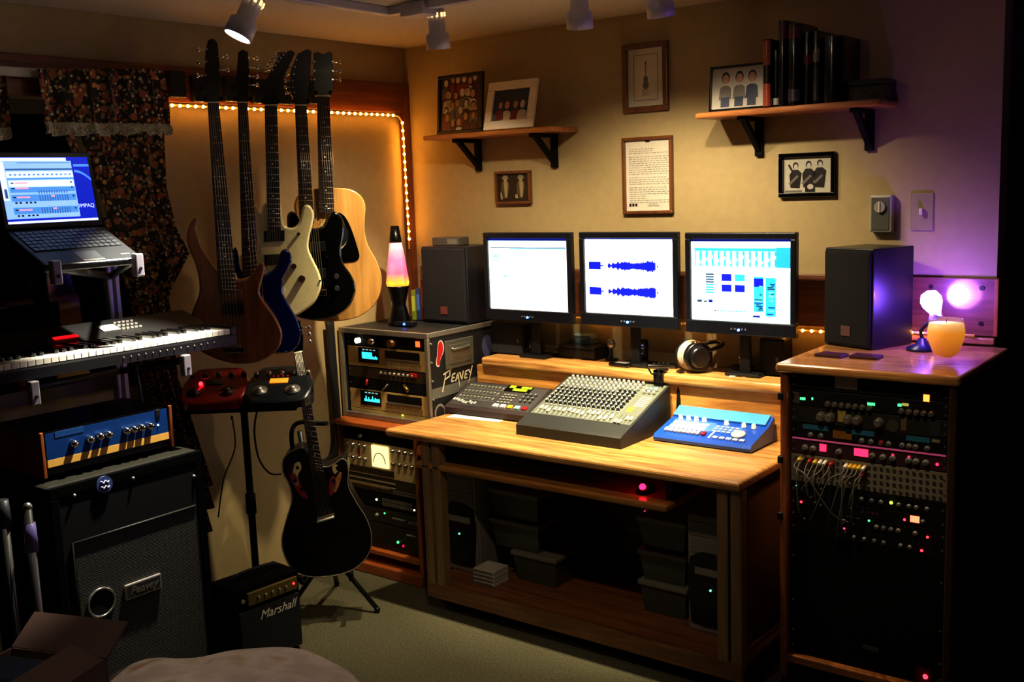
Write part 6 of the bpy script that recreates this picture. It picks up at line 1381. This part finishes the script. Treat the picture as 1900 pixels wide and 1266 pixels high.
# ------------------------------------------------------------------ lights
def lamp(name, kind, loc, energy, col, size=.03, aim=None, cone=60, blend=1.0):
    l = bpy.data.lights.new(name, kind); l.energy = energy; l.color = col[:3]
    if kind in ('POINT', 'SPOT'): l.shadow_soft_size = size
    if kind == 'SPOT': l.spot_size = math.radians(cone); l.spot_blend = blend
    o = bpy.data.objects.new(name, l); COL.objects.link(o); o.location = loc
    if aim is not None: o.rotation_euler = (V(aim)-V(loc)).to_track_quat('-Z', 'Y').to_euler()
    return o
WARM = (1.0, .80, .50); WARM2 = (1.0, .84, .58)
for i, ((tip, d), e, e2, aim, cone, c2) in enumerate(zip(SPOTS, (420, 100, 170, 140), (1, 30, 56, 38), ((.6, -1.93, 1.25), (.3, -.56, .8), (1.33, -.42, .86), (1.74, -.34, .8)), (38, 70, 46, 44), (70, 112, 120, 118))):
    lamp('spot_beam', 'SPOT', tip, e, (1, .88, .60) if i else (1, .93, .78), .02, aim, cone, .7)
    lamp('spot_spill', 'SPOT', tip, e2, WARM2, .02, (aim[0], aim[1]+(.24 if i else 0), aim[2]-.3), c2, .7)
lamp('purple_beam', 'SPOT', (2.505, -.125, 1.265), 4.5, (.8, .55, 1.0), .006, (2.55, -.02, 1.28), 50, .25)
lamp('unseen_fill_lamp', 'SPOT', (2.0, -2.0, 2.3), 34, WARM, .03, (1.3, -.75, .6), 50, .9)  # unseen fill light for tray and desk front, no fixture built
lamp('unseen_fill_lamp', 'SPOT', (2.35, -1.5, 2.3), 45, WARM, .03, (2.43, -.6, .92), 26, .9)  # added fill spot that lifts the right rack's fronts, without a fixture
lamp('unseen_fill_lamp', 'SPOT', (1.5, -3.2, 2.3), 26, (1, .86, .7), .03, (1.35, -2.2, .5), 45, .9)  # added weak spot to brighten the covered stool
lamp('unseen_fill_lamp', 'SPOT', (1.0, -1.3, 2.27), 48, WARM, .03, (.3, -.53, .62), 24, .7)  # unseen front light on left rack and travel case, off the built track
lamp('unseen_fill_lamp', 'POINT', (1.85, -1.7, 2.3), 1.5, WARM, .025)  # added point light for glints on the book spines, no lamp modelled
lamp('candle_glow', 'POINT', (cg.x, cg.y-.0, ZR+.155), .12, (1.0, .55, .15), .02)
lamp('lava_glow', 'POINT', V(lv.location)+V((.0, -.09, .25)), .5, (1.0, .35, .25), .05)

# ------------------------------------------------------------------ world, camera, view
wd = bpy.data.worlds.new('night'); SC.world = wd; wd.use_nodes = True
wd.node_tree.nodes['Background'].inputs['Color'].default_value = (.02, .018, .02, 1); wd.node_tree.nodes['Background'].inputs['Strength'].default_value = .1
cam = bpy.data.cameras.new('camera'); co = bpy.data.objects.new('camera', cam); COL.objects.link(co)
cam.sensor_width = 36; cam.lens = FPX/1900*36; cam.clip_start = .05
co.matrix_world = M(((RT.x, UP.x, -_F.x, CAM.x), (RT.y, UP.y, -_F.y, CAM.y), (RT.z, UP.z, -_F.z, CAM.z), (0, 0, 0, 1)))
SC.camera = co
for o_ in bpy.data.objects:
    for k_ in ('_w', '_h'):
        if k_ in o_: del o_[k_]
SC.view_settings.view_transform = 'Standard'; SC.view_settings.look = 'None'; SC.view_settings.exposure = .1; SC.view_settings.gamma = .84
